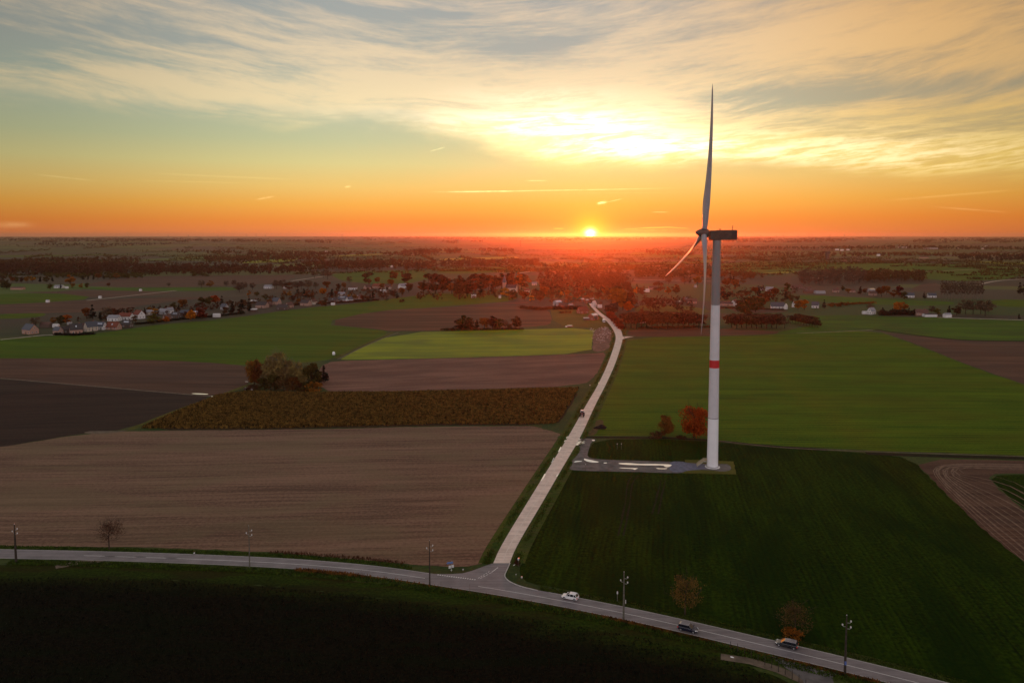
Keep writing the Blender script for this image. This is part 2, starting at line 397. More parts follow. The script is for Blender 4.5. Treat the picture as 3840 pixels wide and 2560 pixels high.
M_fg=field('foreground_stubble',(.0016,.0018,.0008),(.0060,.0050,.0020),ang=R(-15),along=18,across=1.0,patch=(.0030,.0060,.0012),pscale=14,pamt=.6,fine=.7,rough=.95,spec=.03)
M_past=field('pasture',(.062,.068,.007),(.115,.105,.014),ang=R(5),along=60,across=4,fine=.35)
M_maizeg=plain('maize_floor',(.045,.028,.012),.9,.1,var=.4,scale=.5)
M_verge=field('verge_grass',(.022,.048,.002),(.060,.090,.005),ang=R(0),along=3,across=1.2,patch=(.075,.055,.020),pscale=9,pamt=.5,fine=.7)
M_vergeD=field('wet_meadow',(.008,.017,.0015),(.026,.040,.003),ang=R(-14),along=8,across=1.2,patch=(.018,.010,.003),pscale=14,pamt=.6,fine=.7,spec=.15)
def graded(name,near,far):
    m,t,bb=new_mat(name); setp(bb,.92,.06)
    g=t.node('ShaderNodeNewGeometry').outputs['Position']; s=t.node('ShaderNodeSeparateXYZ'); t.l.new(g,s.inputs[0]); gx=X(t,s.outputs[0])/100.; gy=X(t,s.outputs[1])
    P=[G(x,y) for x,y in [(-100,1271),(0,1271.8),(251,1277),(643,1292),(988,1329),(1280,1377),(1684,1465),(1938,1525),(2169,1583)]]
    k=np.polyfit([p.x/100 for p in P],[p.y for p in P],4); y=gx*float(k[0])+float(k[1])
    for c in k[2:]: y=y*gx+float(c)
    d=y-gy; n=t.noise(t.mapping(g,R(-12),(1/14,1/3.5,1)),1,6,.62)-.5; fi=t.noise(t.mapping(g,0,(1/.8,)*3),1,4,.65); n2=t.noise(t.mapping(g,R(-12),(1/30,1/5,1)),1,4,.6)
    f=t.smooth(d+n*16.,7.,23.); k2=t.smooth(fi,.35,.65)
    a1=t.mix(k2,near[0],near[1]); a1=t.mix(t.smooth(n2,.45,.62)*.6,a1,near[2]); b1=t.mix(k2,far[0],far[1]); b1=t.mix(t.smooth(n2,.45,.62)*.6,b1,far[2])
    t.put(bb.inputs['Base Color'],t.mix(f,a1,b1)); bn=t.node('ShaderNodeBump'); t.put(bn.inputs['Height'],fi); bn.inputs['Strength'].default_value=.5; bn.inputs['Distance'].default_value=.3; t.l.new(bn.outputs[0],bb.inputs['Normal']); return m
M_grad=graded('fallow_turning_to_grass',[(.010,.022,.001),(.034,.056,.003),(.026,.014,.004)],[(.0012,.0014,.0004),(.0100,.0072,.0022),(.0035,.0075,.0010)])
FS=[ # name, material, z, outline in photo units, label
('ploughed_field',M_brown,.02,[(-90,822),(0,822),(250,824),(450,830),(585,841),(575,885),(497,910),(430,905),(200,885),(0,868),(-90,862)],'mid brown ploughed field between the dark field and the green field'),
('ploughed_field',M_dark,.03,[(-140,866),(0,869),(200,886),(430,906),(497,911),(300,985),(180,996),(0,1027),(-140,1045)],'near black ploughed field at the left edge'),
('stubble_field',M_stub,.04,[(-160,1048),(0,1027),(190,996),(310,989),(700,986),(1000,979),(1297,978),(1250,1060),(1190,1165),(1140,1270),(1122,1291),(1060,1303),(940,1296),(760,1278),(600,1266),(350,1256),(0,1254),(-160,1254)],'wide pinkish brown stubble field behind the main road'),
('maize_field',M_maizeg,.05,[(310,987),(400,945),(500,905),(570,898),(720,901),(900,899),(1100,896),(1335,889),(1297,955),(1280,976),(1000,977),(600,987)],'soil under the brown maize'),
('wheat_field',M_gl,.03,[(-110,784),(0,777),(130,771),(240,765),(360,745),(500,735),(690,708),(820,697),(930,682),(1000,674),(1110,676),(1215,688),(1000,706),(860,714),(725,744),(870,757),(898,764),(830,792),(765,823),(740,829),(585,841),(450,830),(250,824),(-110,822)],'green winter wheat field below the left village'),
('catch_crop_field',M_gb,.05,[(905,764),(1150,758),(1368,752),(1360,780),(1358,811),(1100,820),(800,827),(776,824)],'bright yellow-green field beside the rubble heap'),
('ploughed_field',M_brown2,.04,[(735,743),(865,713),(1000,706),(1215,700),(1262,712),(1270,740),(1250,749),(1100,756),(905,762),(872,756)],'dark brown ridged field around the row of trees'),
('ploughed_field',M_mauve,.04,[(745,832),(800,828),(1100,821),(1358,812),(1397,808),(1372,860),(1338,886),(1100,894),(800,900),(740,897),(725,862)],'mauve brown harrowed field beside the round copse'),
('wheat_field',M_gr,.03,[(1440,775),(1700,772),(1830,766),(2005,757),(2100,790),(2250,850),(2420,905),(2620,1000),(2620,1060),(2352,1046),(2000,1034),(1760,1022),(1640,1009),(1520,1001),(1372,1000),(1338,1000),(1362,945),(1395,868),(1423,808)],'large bright green wheat field behind the turbine'),
('ploughed_field',M_brown,.02,[(2012,757),(2045,765),(2200,782),(2352,784),(2560,785),(2600,1000),(2420,903),(2250,848),(2100,788)],'dark brown ploughed field at the right edge'),
('pasture_field',M_gr2,.03,[(1640,745),(1760,735),(1900,722),(2100,728),(2300,733),(2560,738),(2560,784),(2352,783),(2200,781),(2045,764),(2008,756),(1830,765),(1760,768),(1890,742),(1760,745)],'green pasture between the orchard and the right hand farms'),
('beet_field',M_gd,.02,[(1372,1008),(1520,1008),(1640,1014),(1760,1027),(2000,1040),(2092,1052),(2150,1110),(2250,1210),(2352,1290),(2620,1520),(2620,1720),(2420,1625),(2200,1560),(2000,1509),(1800,1462),(1600,1420),(1432,1383),(1300,1353),(1215,1340),(1190,1318),(1203,1285),(1262,1160),(1310,1078),(1345,1040)],'dark green beet field around the turbine pad'),
('tilled_strip',M_brown,.04,[(2098,1054),(2352,1057),(2620,1064),(2620,1100),(2352,1086),(2262,1089),(2300,1130),(2352,1170),(2620,1400),(2620,1512),(2352,1290),(2250,1210),(2150,1110)],'bare brown headland with curved tyre tracks'),
('beet_field',M_gd,.02,[(2268,1092),(2352,1089),(2620,1103),(2620,1395),(2352,1166),(2304,1130)],'small dark green field inside the tyre track bend'),
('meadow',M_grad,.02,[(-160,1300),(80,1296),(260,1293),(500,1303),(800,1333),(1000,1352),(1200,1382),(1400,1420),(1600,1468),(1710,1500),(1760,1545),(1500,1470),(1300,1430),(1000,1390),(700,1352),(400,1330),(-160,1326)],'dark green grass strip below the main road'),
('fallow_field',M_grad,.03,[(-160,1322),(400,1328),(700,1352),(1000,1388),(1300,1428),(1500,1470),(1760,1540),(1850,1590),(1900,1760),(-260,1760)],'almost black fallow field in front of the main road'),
('pasture_field',M_past,.02,[(1262,704),(1310,700),(1360,712),(1392,738),(1408,762),(1400,800),(1372,806),(1362,790),(1370,752),(1272,748)],'olive pasture around the white roofed farmhouse'),
('ploughed_field',M_brown2,.02,[(1437,768),(1450,756),(1560,752),(1700,756),(1830,764),(1700,770),(1470,774)],'narrow brown field below the orchard'),
]
MID=[ # further fields
(M_gr2,[(65,652),(150,661),(400,660),(552,659),(552,667),(400,669),(225,667)]),
(M_brown,[(0,672),(225,667),(400,669),(380,676),(225,686),(120,672)]),
(M_gl,[(-60,677),(125,672),(235,685),(50,698),(-60,699)]),
(M_brown,[(-60,702),(250,686),(575,679),(380,692),(250,716),(-60,722)]),
(M_gl,[(-60,724),(95,718),(110,723),(70,731),(-60,733)]),
(M_brown,[(200,650),(320,634),(590,632),(700,632),(600,658),(200,660)]),
(M_gr2,[(750,626),(980,618),(985,650),(800,652)]),
(M_gb,[(540,602),(690,592),(670,601),(560,605)]),
(M_gb,[(762,587),(890,582),(885,584),(780,590)]),
(M_gb,[(1005,594),(1180,589),(1200,593),(1020,599)]),
(M_gl,[(1000,617),(1240,611),(1170,625),(1010,630)]),
(M_brown2,[(1250,618),(1450,608),(1650,612),(1660,640),(1450,645),(1250,632)]),
(M_gr2,[(1260,604),(1480,602),(1640,600),(1640,604),(1450,607),(1250,612)]),
(M_gr2,[(1655,600),(1900,602),(2200,606),(2352,612),(2352,640),(2160,648),(1900,618),(1660,632)]),
(M_gb,[(2205,600),(2400,603),(2400,611),(2270,606)]),
(M_gb,[(1745,623),(1825,622),(1825,627),(1750,628)]),
(M_gr2,[(1837,676),(2062,688),(2190,692),(2190,702),(1990,700),(1837,688)]),
(M_gl,[(2275,687),(2420,690),(2420,706),(2280,704)]),
(M_brown,[(2125,650),(2160,650),(2160,672),(2080,668)]),
(M_brown,[(1660,703),(1760,706),(1830,716),(1700,720)]),
(M_gl,[(-60,584),(340,578),(350,583),(-60,592)]),
(M_gb,[(60,576),(370,570),(200,579)]),
(M_gr2,[(590,572),(720,570),(760,575),(600,577)]),
(M_gr2,[(1450,580),(1470,578),(1640,586),(1640,592),(1440,590)]),
(M_past,[(1455,700),(1560,700),(1640,712),(1600,726),(1460,720)]),
(M_brown,[(1000,706),(1215,690),(1215,699)]),
]
for nm,mt,z,pts,lb in FS: sheet(nm,pts,z,mt,label=lb,amp=.5 if nm in('fallow_field','meadow') else None)
for i,(mt,pts) in enumerate(MID):
    sheet('ploughed_field' if 'soil' in mt.name else 'green_field',pts,.012+.002*(i%3),mt,label='far '+('brown ploughed' if 'soil' in mt.name else 'green')+' field beyond the villages',round_=1)
# ------------------------------------------------------------ roads
M_asph,t_,b_=new_mat('asphalt'); setp(b_,.62,.5)
g_=t_.node('ShaderNodeNewGeometry').outputs['Position']
na_=t_.noise(t_.mapping(g_,0,(1/5,)*3),1,5,.6); nb_=t_.noise(t_.mapping(g_,R(-14),(1/30,1/.9,1)),1,4,.6)
t_.put(b_.inputs['Base Color'],t_.mix(t_.smooth(na_*.5+nb_*.5,.35,.65),(.135,.118,.122),(.235,.205,.210)))
M_conc,t_,b_=new_mat('concrete_road'); setp(b_,.55,.5)
g_=t_.node('ShaderNodeNewGeometry').outputs['Position']
na_=t_.noise(t_.mapping(g_,0,(1/3.5,)*3),1,5,.6); nb_=t_.noise(t_.mapping(g_,R(66),(1/60,1/.8,1)),1,4,.6)
t_.put(b_.inputs['Base Color'],t_.mix(t_.smooth(t_.noise(t_.mapping(g_,0,(1/9,1/14,1)),1,6,.7),.5,.75)*.22,t_.mix(t_.smooth(na_*.5+nb_*.5,.42,.58),(.62,.50,.42),(.80,.66,.56)),(.36,.27,.20)))
M_paint=plain('road_paint',(.80,.79,.76),.6,var=.12,scale=3)
M_curb=plain('curb_concrete',(.50,.48,.44),.8,var=.2,scale=2)
RC=resample([G(x,y) for x,y in [(-300,1266),(-60,1270),(0,1271.8),(125,1274),(251.6,1277),(450,1283.5),(643,1292.4),(760,1301),(879,1313),(988.7,1329.5),(1133,1351),(1280,1377),(1429.6,1406.7),(1560,1435.5),(1684.5,1464.8),(1810,1494.5),(1938.5,1525),(2169,1583),(2420,1650)]],3.0)
road=strip('road',offs(RC,3.15),offs(RC,-3.15),.10,M_asph,label='two lane asphalt road across the foreground')
EA,EB=G(990,1318).x,G(1245,1358).x
for sel in ([p for p in RC if p.x<EA],[p for p in RC if p.x>EB]): strip('road_marking',offs(sel,3.08),offs(sel,2.90),.106,M_curb,label='pale edge strip of the main road, field side')
strip('road_marking',offs(RC,-2.92),offs(RC,-3.06),.106,M_curb,label='pale edge strip of the main road, near side')
jx0=G(1002,1330).x; jx1=G(1105,1340).x
def seg(a,b,off,w,nm='road_marking',z=.108,mat=None,lb='white centre line'):
    P=[p for p in RC if a<=p.x<=b]
    if len(P)>1: strip(nm,offs(P,off+w/2),offs(P,off-w/2),z,mat or M_paint,label=lb)
seg(G(160,1275).x,G(1000,1325).x,-.1,.14); seg(G(1095,1345).x,2000,-.1,.14)
seg(-900,G(0,1271).x,-.1,.12)
for k in range(6): 
    xa=G(20,1272).x+k*9; seg(xa,xa+4,-.1,.13)
xa=jx0
for k in range(7): seg(xa+k*4.0,xa+k*4.0+3.05,-.1,.14)
# concrete side road
CL=[(1133,1293.5),(1150,1254),(1213.3,1150.6),(1262,1072),(1305,1004),(1345,932),(1374,884),(1398,832),(1414,784),(1414.5,770),(1406,752.5),(1391,735),(1372,720),(1361,708),(1352,697)]
CR=[(1170.5,1293.5),(1186,1254),(1248,1150.6),(1293,1072),(1334,1004),(1366,932),(1391.5,884),(1415,832),(1429.6,784),(1430.5,770),(1423.7,752.5),(1405,735),(1381,720),(1369,708),(1358,697)]
cl=smooth_pts([G(*p) for p in CL],2,False); cr=smooth_pts([G(*p) for p in CR],2,False)
strip('side_road',cl,cr,.12,M_conc,label='pale concrete lane running from the junction to the village')
M_joint=plain('joint_light',(.75,.66,.58),.6,var=.1,scale=2)
mid=[a.lerp(b,.52) for a,b in zip(cl,cr)][:60]
strip('road_marking',offs(mid,.09),offs(mid,-.09),.126,M_joint,label='light centre joint of the concrete lane')
J=[(960,1318),(1002,1318),(1035,1318),(1062.5,1316.5),(1085,1310.5),(1110,1301),(1132,1293.5),(1171,1293.5),(1164,1310),(1158.5,1321),(1161,1328.5),(1171,1337),(1196,1347.5),(1232,1356),(1260,1366),(1200,1362),(1100,1348),(1020,1334),(985,1326)]
o=sheet('junction_road',J,.094,M_asph,label='asphalt mouth of the junction',round_=0,amp=0)
CU=smooth_pts([G(*p) for p in [(1171,1293),(1164,1309),(1158,1321),(1161,1328.5),(1171,1337),(1196,1347.5),(1235,1356.5)]],2,False)
strip('curb',offs(CU,.18),offs(CU,-.05),.20,M_curb,label='pale kerb round the junction corner',th=.12)
def dashes(p0,p1,n,fill,w,lb):
    a,b=G(*p0),G(*p1)
    for i in range(n):
        s=a.lerp(b,i/n); e=a.lerp(b,(i+fill)/n); strip('road_marking',offs([s,e],w/2),offs([s,e],-w/2),.114,M_paint,label=lb)
zx=lambda x,y:((1640+x/6.533)/KD,(2080+y/6.533)/KD)
dashes(zx(5,490),zx(960,615),17,.55,.42,'short white block of the give way line')
dashes(zx(1000,575),zx(1300,395),5,.6,.16,'short white dash leading into the lane')
dashes(zx(1050,580),zx(1340,430),4,.7,.16,'short white dash leading into the lane')
dashes(zx(1330,430),zx(1495,305),1,.95,.2,'white dash pointing up the concrete lane')
# spur beside the concrete lane
sheet('side_road',[(1424,772),(1435,772.5),(1455,773),(1459,772.4),(1440,776),(1428,780)],.11,M_conc,label='small pale spur off the concrete lane',round_=0,amp=0)
# verges along the concrete lane
vl=[a+(a-b).normalized()*d for a,b,d in zip(cl,cr,[4.2]*len(cl))]; vr=[b+(b-a).normalized()*4.2 for a,b in zip(cl,cr)]
strip('verge',vl,cl,.056,M_verge,label='grass verge on the left of the concrete lane'); strip('verge',cr,vr,.056,M_verge,label='grass verge on the right of the concrete lane')
# field tracks and ditches
M_track=plain('track_grit',(.135,.10,.068),.85,.3,var=.35,scale=.4)
M_ditch=plain('ditch_weeds',(.016,.014,.006),.9,.1,var=.5,scale=.6)
M_pale=plain('dry_track',(.36,.31,.24),.8,.3,var=.35,scale=.3)
def track(pts,w,z,mat,lb,name='track'):
    P=resample([G(*p) for p in pts],6.); rng=random.Random(3)
    return strip(name,[a+Vector((rng.uniform(-.2,.2),rng.uniform(-.2,.2),0)) for a in offs(P,w/2)],offs(P,-w/2),z,mat,label=lb)
track([(0,868.5),(200,885.5),(430,905.5),(497,910.5)],2.0,.06,M_track,'pale field track between the brown and the black field')
track([(300,986),(400,944),(497,911),(570,884)],3,.058,M_past,'olive grass track climbing to the copse')
track([(770,823),(830,793),(903,763)],3.5,.06,M_past,'grass track from the white tank up to the brown field')
track([(776,825),(845,791),(915,763)],1.4,.064,M_track,'wheel track beside the bright field')
track([(200,690),(300,679),(405,667)],5,.05,M_pale,'pale lane through the fields beyond the left village')
track([(0,780),(60,774),(110,768),(150,770)],4,.05,M_pale,'pale village road at the left edge')
track([(2005,757.5),(1950,760.5),(1830,765.5)],1.2,.07,M_pale,'thin pale path at the head of the wheat field')
track([(1640,1011),(1760,1025),(1850,1031),(2000,1037),(2352,1048),(2600,1056)],1.0,.07,M_track,'pale grass edge between the wheat and the beet field')
track([(1990,1041),(2150,1047),(2352,1052),(2600,1060)],4,.066,M_ditch,'dark weedy ditch below the wheat field','ditch')
track([(1345,1004),(1520,1005),(1640,1011),(1760,1024),(1900,1033)],3,.062,M_ditch,'dark ditch below the two orange trees','ditch')
track([(2012,757),(2100,769),(2200,782),(2352,784),(2560,785)],5,.06,M_ditch,'dark ditch at the top of the brown field','ditch')
track([(2352,614),(2000,629),(1850,640)],5,.04,M_pale,'pale far lane right of the plantation')
track([(2352,641),(2290,644),(2240,655)],7,.04,M_pale,'pale far lane behind the bare poplars')
track([(1190,628),(1250,618),(1330,609)],7,.04,M_pale,'pale far lane behind the village wood')
track([(670,645),(720,638),(752,633)],6,.04,M_pale,'pale far lane among the left woods')
track([(1450,642),(1640,646)],6,.04,M_pale,'pale far lane behind the central village')
track([(2155,729),(2250,732),(2352,735)],5,.05,M_pale,'pale lane at the right hand farm')
# tyre tracks on the headland
M_rut=plain('tyre_rut_soil',(.165,.100,.064),.8,.3,var=.3,scale=.5)
for k in range(13):
    f=k/12; d=f*88
    pts=[(2620,1516-d*2.3),(2352,1288-d*2.0),(2262+d*.15,1210-d*1.35),(2195+d*.35,1145-d*.65),(2152+d*.55,1100-d*.15),(2140+d*.75,1077-d*.06),(2165+d*1.05,1066+d*.12),(2260+d*.6,1063+d*.2),(2620,1070+d*.2)]
    if k%4==3: pts=pts[:5]
    track(pts,.34+.2*(k%3),.062+.002*(k%2),M_rut,'pale curved tyre rut on the bare headland','tyre_track')
for pts in [[(1420,1230),(1436,1160),(1440,1110),(1452,1092)],[(1432,1230),(1446,1165),(1450,1110),(1466,1092)],[(1498,1180),(1512,1130),(1518,1102)],[(1512,1180),(1522,1130),(1528,1102)]]:
    track(pts,.5,.05,M_ditch,'dark tractor wheel line in the beet field','tyre_track')
# turbine pad, gravel and puddles
q=lambda x,y:((2000+x/2.8)/KD,(1540+y/2.8)/KD)
M_grav=plain('grey_gravel',(.115,.103,.098),.75,.4,var=.4,scale=.35)
M_gravb=plain('blue_grey_chippings',(.115,.125,.185),.7,.4,var=.3,scale=.6)
sheet('gravel_pad',[q(*p) for p in [(452,292),(640,290),(655,315),(605,330),(582,410),(562,480),(640,507),(900,518),(1300,530),(1600,541),(1830,560),(1960,556),(2060,560),(2085,622),(1990,640),(1830,618),(1600,628),(1560,655),(1430,652),(900,638),(560,632),(400,622),(372,604),(420,552),(398,530),(448,482),(488,430),(490,372),(440,352)]],.074,M_grav,label='grey gravel track and crane pad at the turbine',amp=.3)
sheet('pad_grass',[q(*p) for p in [(1590,512),(1830,518),(2102,531),(2130,667),(1555,656),(1600,628)]],.066,M_past,label='lighter rough grass square around the turbine foot',amp=.2,round_=0)
sheet('gravel_patch',[q(*p) for p in [(1440,532),(1560,530),(1640,556),(1830,566),(1830,612),(1640,622),(1560,645),(1440,640),(1425,590)]],.080,M_gravb,label='blue grey chippings between the puddles and the turbine',amp=.3)
M_pud,t_,b_=new_mat('puddle_water'); setp(b_,.03,.5,1.0); b_.inputs['Base Color'].default_value=(.96,.96,.96,1)
PUD=[([(385,336),(430,328),(500,325),(540,332),(532,345),(500,350),(460,362),(430,362),(440,350),(395,345)],'broad puddle where the gravel meets the lane'),
 ([(458,298),(475,292),(496,300),(492,308),(470,308)],'small round puddle on the gravel mouth'),([(468,318),(540,317),(542,322),(470,322)],'thin straight puddle on the gravel mouth'),
 ([(612,306),(646,306),(648,314),(618,316)],'small puddle at the far end of the gravel mouth'),([(530,500),(560,508),(640,524),(698,538),(650,545),(572,536),(532,516)],'curved puddle at the bend of the gravel'),
 ([(414,536),(440,527),(508,526),(512,533),(470,536),(430,542)],'short puddle left of the gravel bend'),([(735,544),(775,544),(770,552),(738,551)],'tiny puddle on the crane pad'),
 ([(888,548),(1000,548),(1120,558),(1250,556),(1340,560),(1450,563),(1452,578),(1412,593),(1385,590),(1360,572),(1250,574),(1100,570),(990,568),(905,560)],'longest puddle on the crane pad'),
 ([(890,600),(940,597),(990,600),(1110,602),(1085,610),(1062,621),(1040,609),(950,606)],'forked puddle on the near side of the pad'),([(1288,600),(1350,605),(1412,602),(1398,612),(1330,612),(1296,608)],'slim puddle at the near corner of the pad')]
for pts,lb in PUD: sheet('puddle',[q(*p) for p in pts],.090,M_pud,label=lb,round_=1,amp=.12)
z2=lambda x,y:((1280+x/1.8375)/KD,(1280+y/1.8375)/KD)
for a,b,w in [((1497,762),(1514,728),.8),((1448,838),(1466,802),.4),((1386,948),(1406,912),.9),((1376,962),(1383,950),.6),((1482,932),(1494,915),.8),((1537,692),(1545,680),.6),((1550,668),(1560,655),.6),((1772,290),(1776,282),.8)]:
    A=G(*z2(*a)); B_=G(*z2(*b)); M2=A.lerp(B_,.5)
    Pp=[A,A.lerp(B_,.33),A.lerp(B_,.7),B_]; w*=.6; strip('puddle',offs(Pp,w/2),[p for p in offs(Pp,-w/2)],.132,M_pud,label='narrow puddle along the edge of the concrete lane')
D0=lambda x,y:(x,y)
for pts in [[(437,903.5),(452,903),(479,904.5),(477,906),(450,905.2)],[(484,909.6),(498,910.4),(496,911.8),(486,911)]]:
    sheet('puddle',pts,.08,M_pud,label='bright puddle where the two field tracks meet',amp=.1)
sheet('pale_soil',[(188,994),(210,989),(260,990),(300,987),(270,993),(215,996)],.06,M_track,label='pale earth patch beside the dark field')
# lay-by bottom right
z3=lambda x,y:((2700+x/2.613)/KD,(1960+y/2.613)/KD)
sheet('gravel_layby',[z3(*p) for p in [(470,1295),(620,1335),(900,1405),(1100,1455),(1180,1475),(1100,1500),(1110,1560),(1180,1700),(840,1700),(830,1560),(760,1500),(660,1430)]],.07,M_grav,label='grey gravel lay-by at the bottom of the main road',amp=.4)
track([z3(10,1310),z3(120,1315),z3(330,1360),z3(520,1420),z3(700,1480),z3(850,1560)],2.6,.066,M_track,'pale muddy path behind the fence posts')
for pts,lb in [([(1000,1438),(1050,1418),(1068,1425),(1040,1450),(1005,1448)],'white puddle on the lay-by'),([(1108,1430),(1130,1432),(1128,1440),(1108,1438)],'small white puddle on the lay-by'),([(95,1308),(120,1308),(145,1325),(110,1322)],'small puddle on the muddy path')]:
    sheet('puddle',[z3(*p) for p in pts],.085,M_pud,label=lb,amp=.05)
track([(128,1302),(160,1294),(210,1288),(240,1287)],2.6,.07,M_track,'short pale field entrance at the near side of the road')
# ------------------------------------------------------------ wind turbine
M_tw1=plain('tower_upper_shaded',(.20,.185,.185),.35,.5,var=.05,scale=.3)  # white tower's shade towards the top, put into the section colour
M_tw2=plain('tower_middle_shaded',(.62,.59,.61),.35,.5,var=.05,scale=.3)  # lighter step of the same shade painted down the tower
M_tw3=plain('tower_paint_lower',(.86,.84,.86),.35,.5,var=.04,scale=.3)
M_joints=plain('tower_joint',(.30,.29,.30),.5)
M_red=plain('red_band_paint',(.52,.018,.022),.4,var=.05)
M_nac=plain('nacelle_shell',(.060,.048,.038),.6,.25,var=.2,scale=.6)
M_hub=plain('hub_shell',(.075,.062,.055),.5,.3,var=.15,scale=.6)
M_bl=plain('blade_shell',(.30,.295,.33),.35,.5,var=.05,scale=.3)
M_black=plain('black_marking',(.006,.006,.007),.6)
M_steel=plain('galvanised_steel',(.42,.42,.40),.45,.5,metal=.6,var=.15,scale=3)
M_whitec=plain('white_concrete',(.85,.84,.82),.6,var=.08,scale=2)
M_tan=plain('wood_rail',(.42,.34,.22),.7,var=.2,scale=2)
TB=Vector((77.97,300.28,0)); HZ=90.18; PSI=-.04988; TILT=.10226; TH=-.15689; RR=54.82; PREB=4.94; OH=4.98
turb=empty('wind_turbine',TB,0,'huge white wind turbine with a red band on its tower, standing on the gravel pad','wind turbine')
def rtow(z): return 2.12+(1.52-2.12)*(z/89.0)
def tseg(name,z0,z1,mat,dr=0.0,n=48):
    m=MB(); ks=max(2,int((z1-z0)/6)); rings=[]
    for i in range(ks+1):
        z=z0+(z1-z0)*i/ks; r=rtow(z)+dr; rings.append([(r*math.cos(2*math.pi*k/n),r*math.sin(2*math.pi*k/n),z) for k in range(n)])
    m.loft(rings,cap=False); return m.build(name,mat,turb,smooth=True)
def z_at(ypx):
    return height_to(TB,ypx/KD)
zb0,zb1=z_at(1378),z_at(1349); j1,j2=z_at(1566),z_at(1143)
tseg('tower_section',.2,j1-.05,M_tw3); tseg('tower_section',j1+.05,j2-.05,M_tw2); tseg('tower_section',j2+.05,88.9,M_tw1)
tseg('red_band',zb0,zb1,M_red,.035)
tseg('flange_ring',j1-.12,j1+.12,M_tw1,.04); tseg('flange_ring',j2-.12,j2+.12,M_joints,.04)
for r0,r1,z0,z1,nm,mt in [(2.2,2.32,.18,.5,'base_flange',M_joints),(0,2.85,.0,.20,'foundation_ring',M_whitec)]:
    m=MB(); n=56; m.loft([[(r1*math.cos(2*math.pi*k/n),r1*math.sin(2*math.pi*k/n),z) for k in range(n)] for z in (z0+.076,z1)]); m.build(nm,mt,turb)
# stairs to the door on the left of the tower
st=MB(); ang0=math.radians(172)
def sp(u,v,z): # u outward from tower, v along wall
    c,s=math.cos(ang0),math.sin(ang0); return (c*u-s*v,s*u+c*v,z)
door=MB(); door.add([sp(2.06,-.5,2.2),sp(2.14,-.5,2.2),sp(2.14,.5,2.2),sp(2.06,.5,2.2),sp(2.06,-.5,4.4),sp(2.14,-.5,4.4),sp(2.14,.5,4.4),sp(2.06,.5,4.4)],[(0,1,2,3),(4,7,6,5),(0,4,5,1),(1,5,6,2),(2,6,7,3),(3,7,4,0)])
door.build('door',M_joints,turb)
def pr(m,pts,z0,z1): m.add([p+(z0(i),) if False else (p[0],p[1],z0[i]) for i,p in enumerate(pts)]+[(p[0],p[1],z1[i]) for i,p in enumerate(pts)],[(3,2,1,0),(4,5,6,7),(0,1,5,4),(1,2,6,5),(2,3,7,6),(3,0,4,7)])
for j in range(8):
    u0=3.3+j*.32; z=2.1-j*.26
    pts=[sp(u0,-.75,0)[:2],sp(u0+.34,-.75,0)[:2],sp(u0+.34,.75,0)[:2],sp(u0,.75,0)[:2]]
    pr(st,pts,[z-.06]*4,[z]*4)
pts=[sp(2.05,-.8,0)[:2],sp(3.34,-.8,0)[:2],sp(3.34,.8,0)[:2],sp(2.05,.8,0)[:2]]; pr(st,pts,[2.08]*4,[2.18]*4)
st.build('stair',M_steel,turb)
for v in (-.8,.8):
    r=MB()
    for dz in (1.1,.75,.4): r.tube([sp(2.15,v,2.18+dz),sp(3.3,v,2.18+dz),sp(5.9,v,.15+dz)],.09,6)
    for u,z in ((2.3,2.18),(3.3,2.18),(4.2,1.5),(5.1,.8),(5.9,.08)): r.tube([sp(u,v,z),sp(u,v,z+1.1)],.07,6)
    r.build('handrail',M_tan,turb)
# nacelle, in a frame whose -X is the rotor axis
nf=Matrix.Rotation(PSI,4,'Z')
def axisf(u,v,w):  # u along nacelle backwards, v sideways (towards camera negative), w up
    a=Vector((-math.cos(PSI)*math.cos(TILT),-math.sin(PSI)*math.cos(TILT),math.sin(TILT)))
    s=a.cross(Vector((0,0,1))).normalized(); 
    return a,s,s.cross(a)
AX,SS,WW=axisf(0,0,0)
HUB=Vector((0,0,HZ))+AX*OH
if SS.y<0: pass
BX=Vector((math.cos(PSI),math.sin(PSI),0)); SY=Vector((-math.sin(PSI),math.cos(PSI),0))   # back direction, far side
def npt(u,v,w): p=Vector((0,0,HZ-.35))+BX*u+SY*v+Vector((0,0,w)); return tuple(p)
def prism(secs,m=None):  # secs: (u,halfw,w0,w1,chamfer)
    m=m or MB(); rings=[]
    for u,h,w0,w1,c in secs:
        rings.append([npt(u,-h,w0+c),npt(u,-h+c,w0),npt(u,h-c,w0),npt(u,h,w0+c),npt(u,h,w1-c),npt(u,h-c,w1),npt(u,-h+c,w1),npt(u,-h,w1-c)][::-1])
    return m.loft(rings)
nacm=prism([(-2.9,1.35,-1.35,1.45,.35),(-2.6,1.75,-1.75,1.85,.22),(7.15,1.75,-1.72,1.98,.18),(7.35,1.62,-1.6,1.85,.25)])
nac=nacm.build('nacelle',M_nac,turb)
prism([(-.0,1.5,1.86,1.98,.02),(6.9,1.5,1.9,2.06,.02)]).build('roof_panel',M_nac,nac)
prism([(5.2,1.76,-1.4,1.6,.05),(7.0,1.765,-1.4,1.6,.05)]).build('rear_louvre',plain('louvre_dark',(.022,.018,.015),.7),nac)
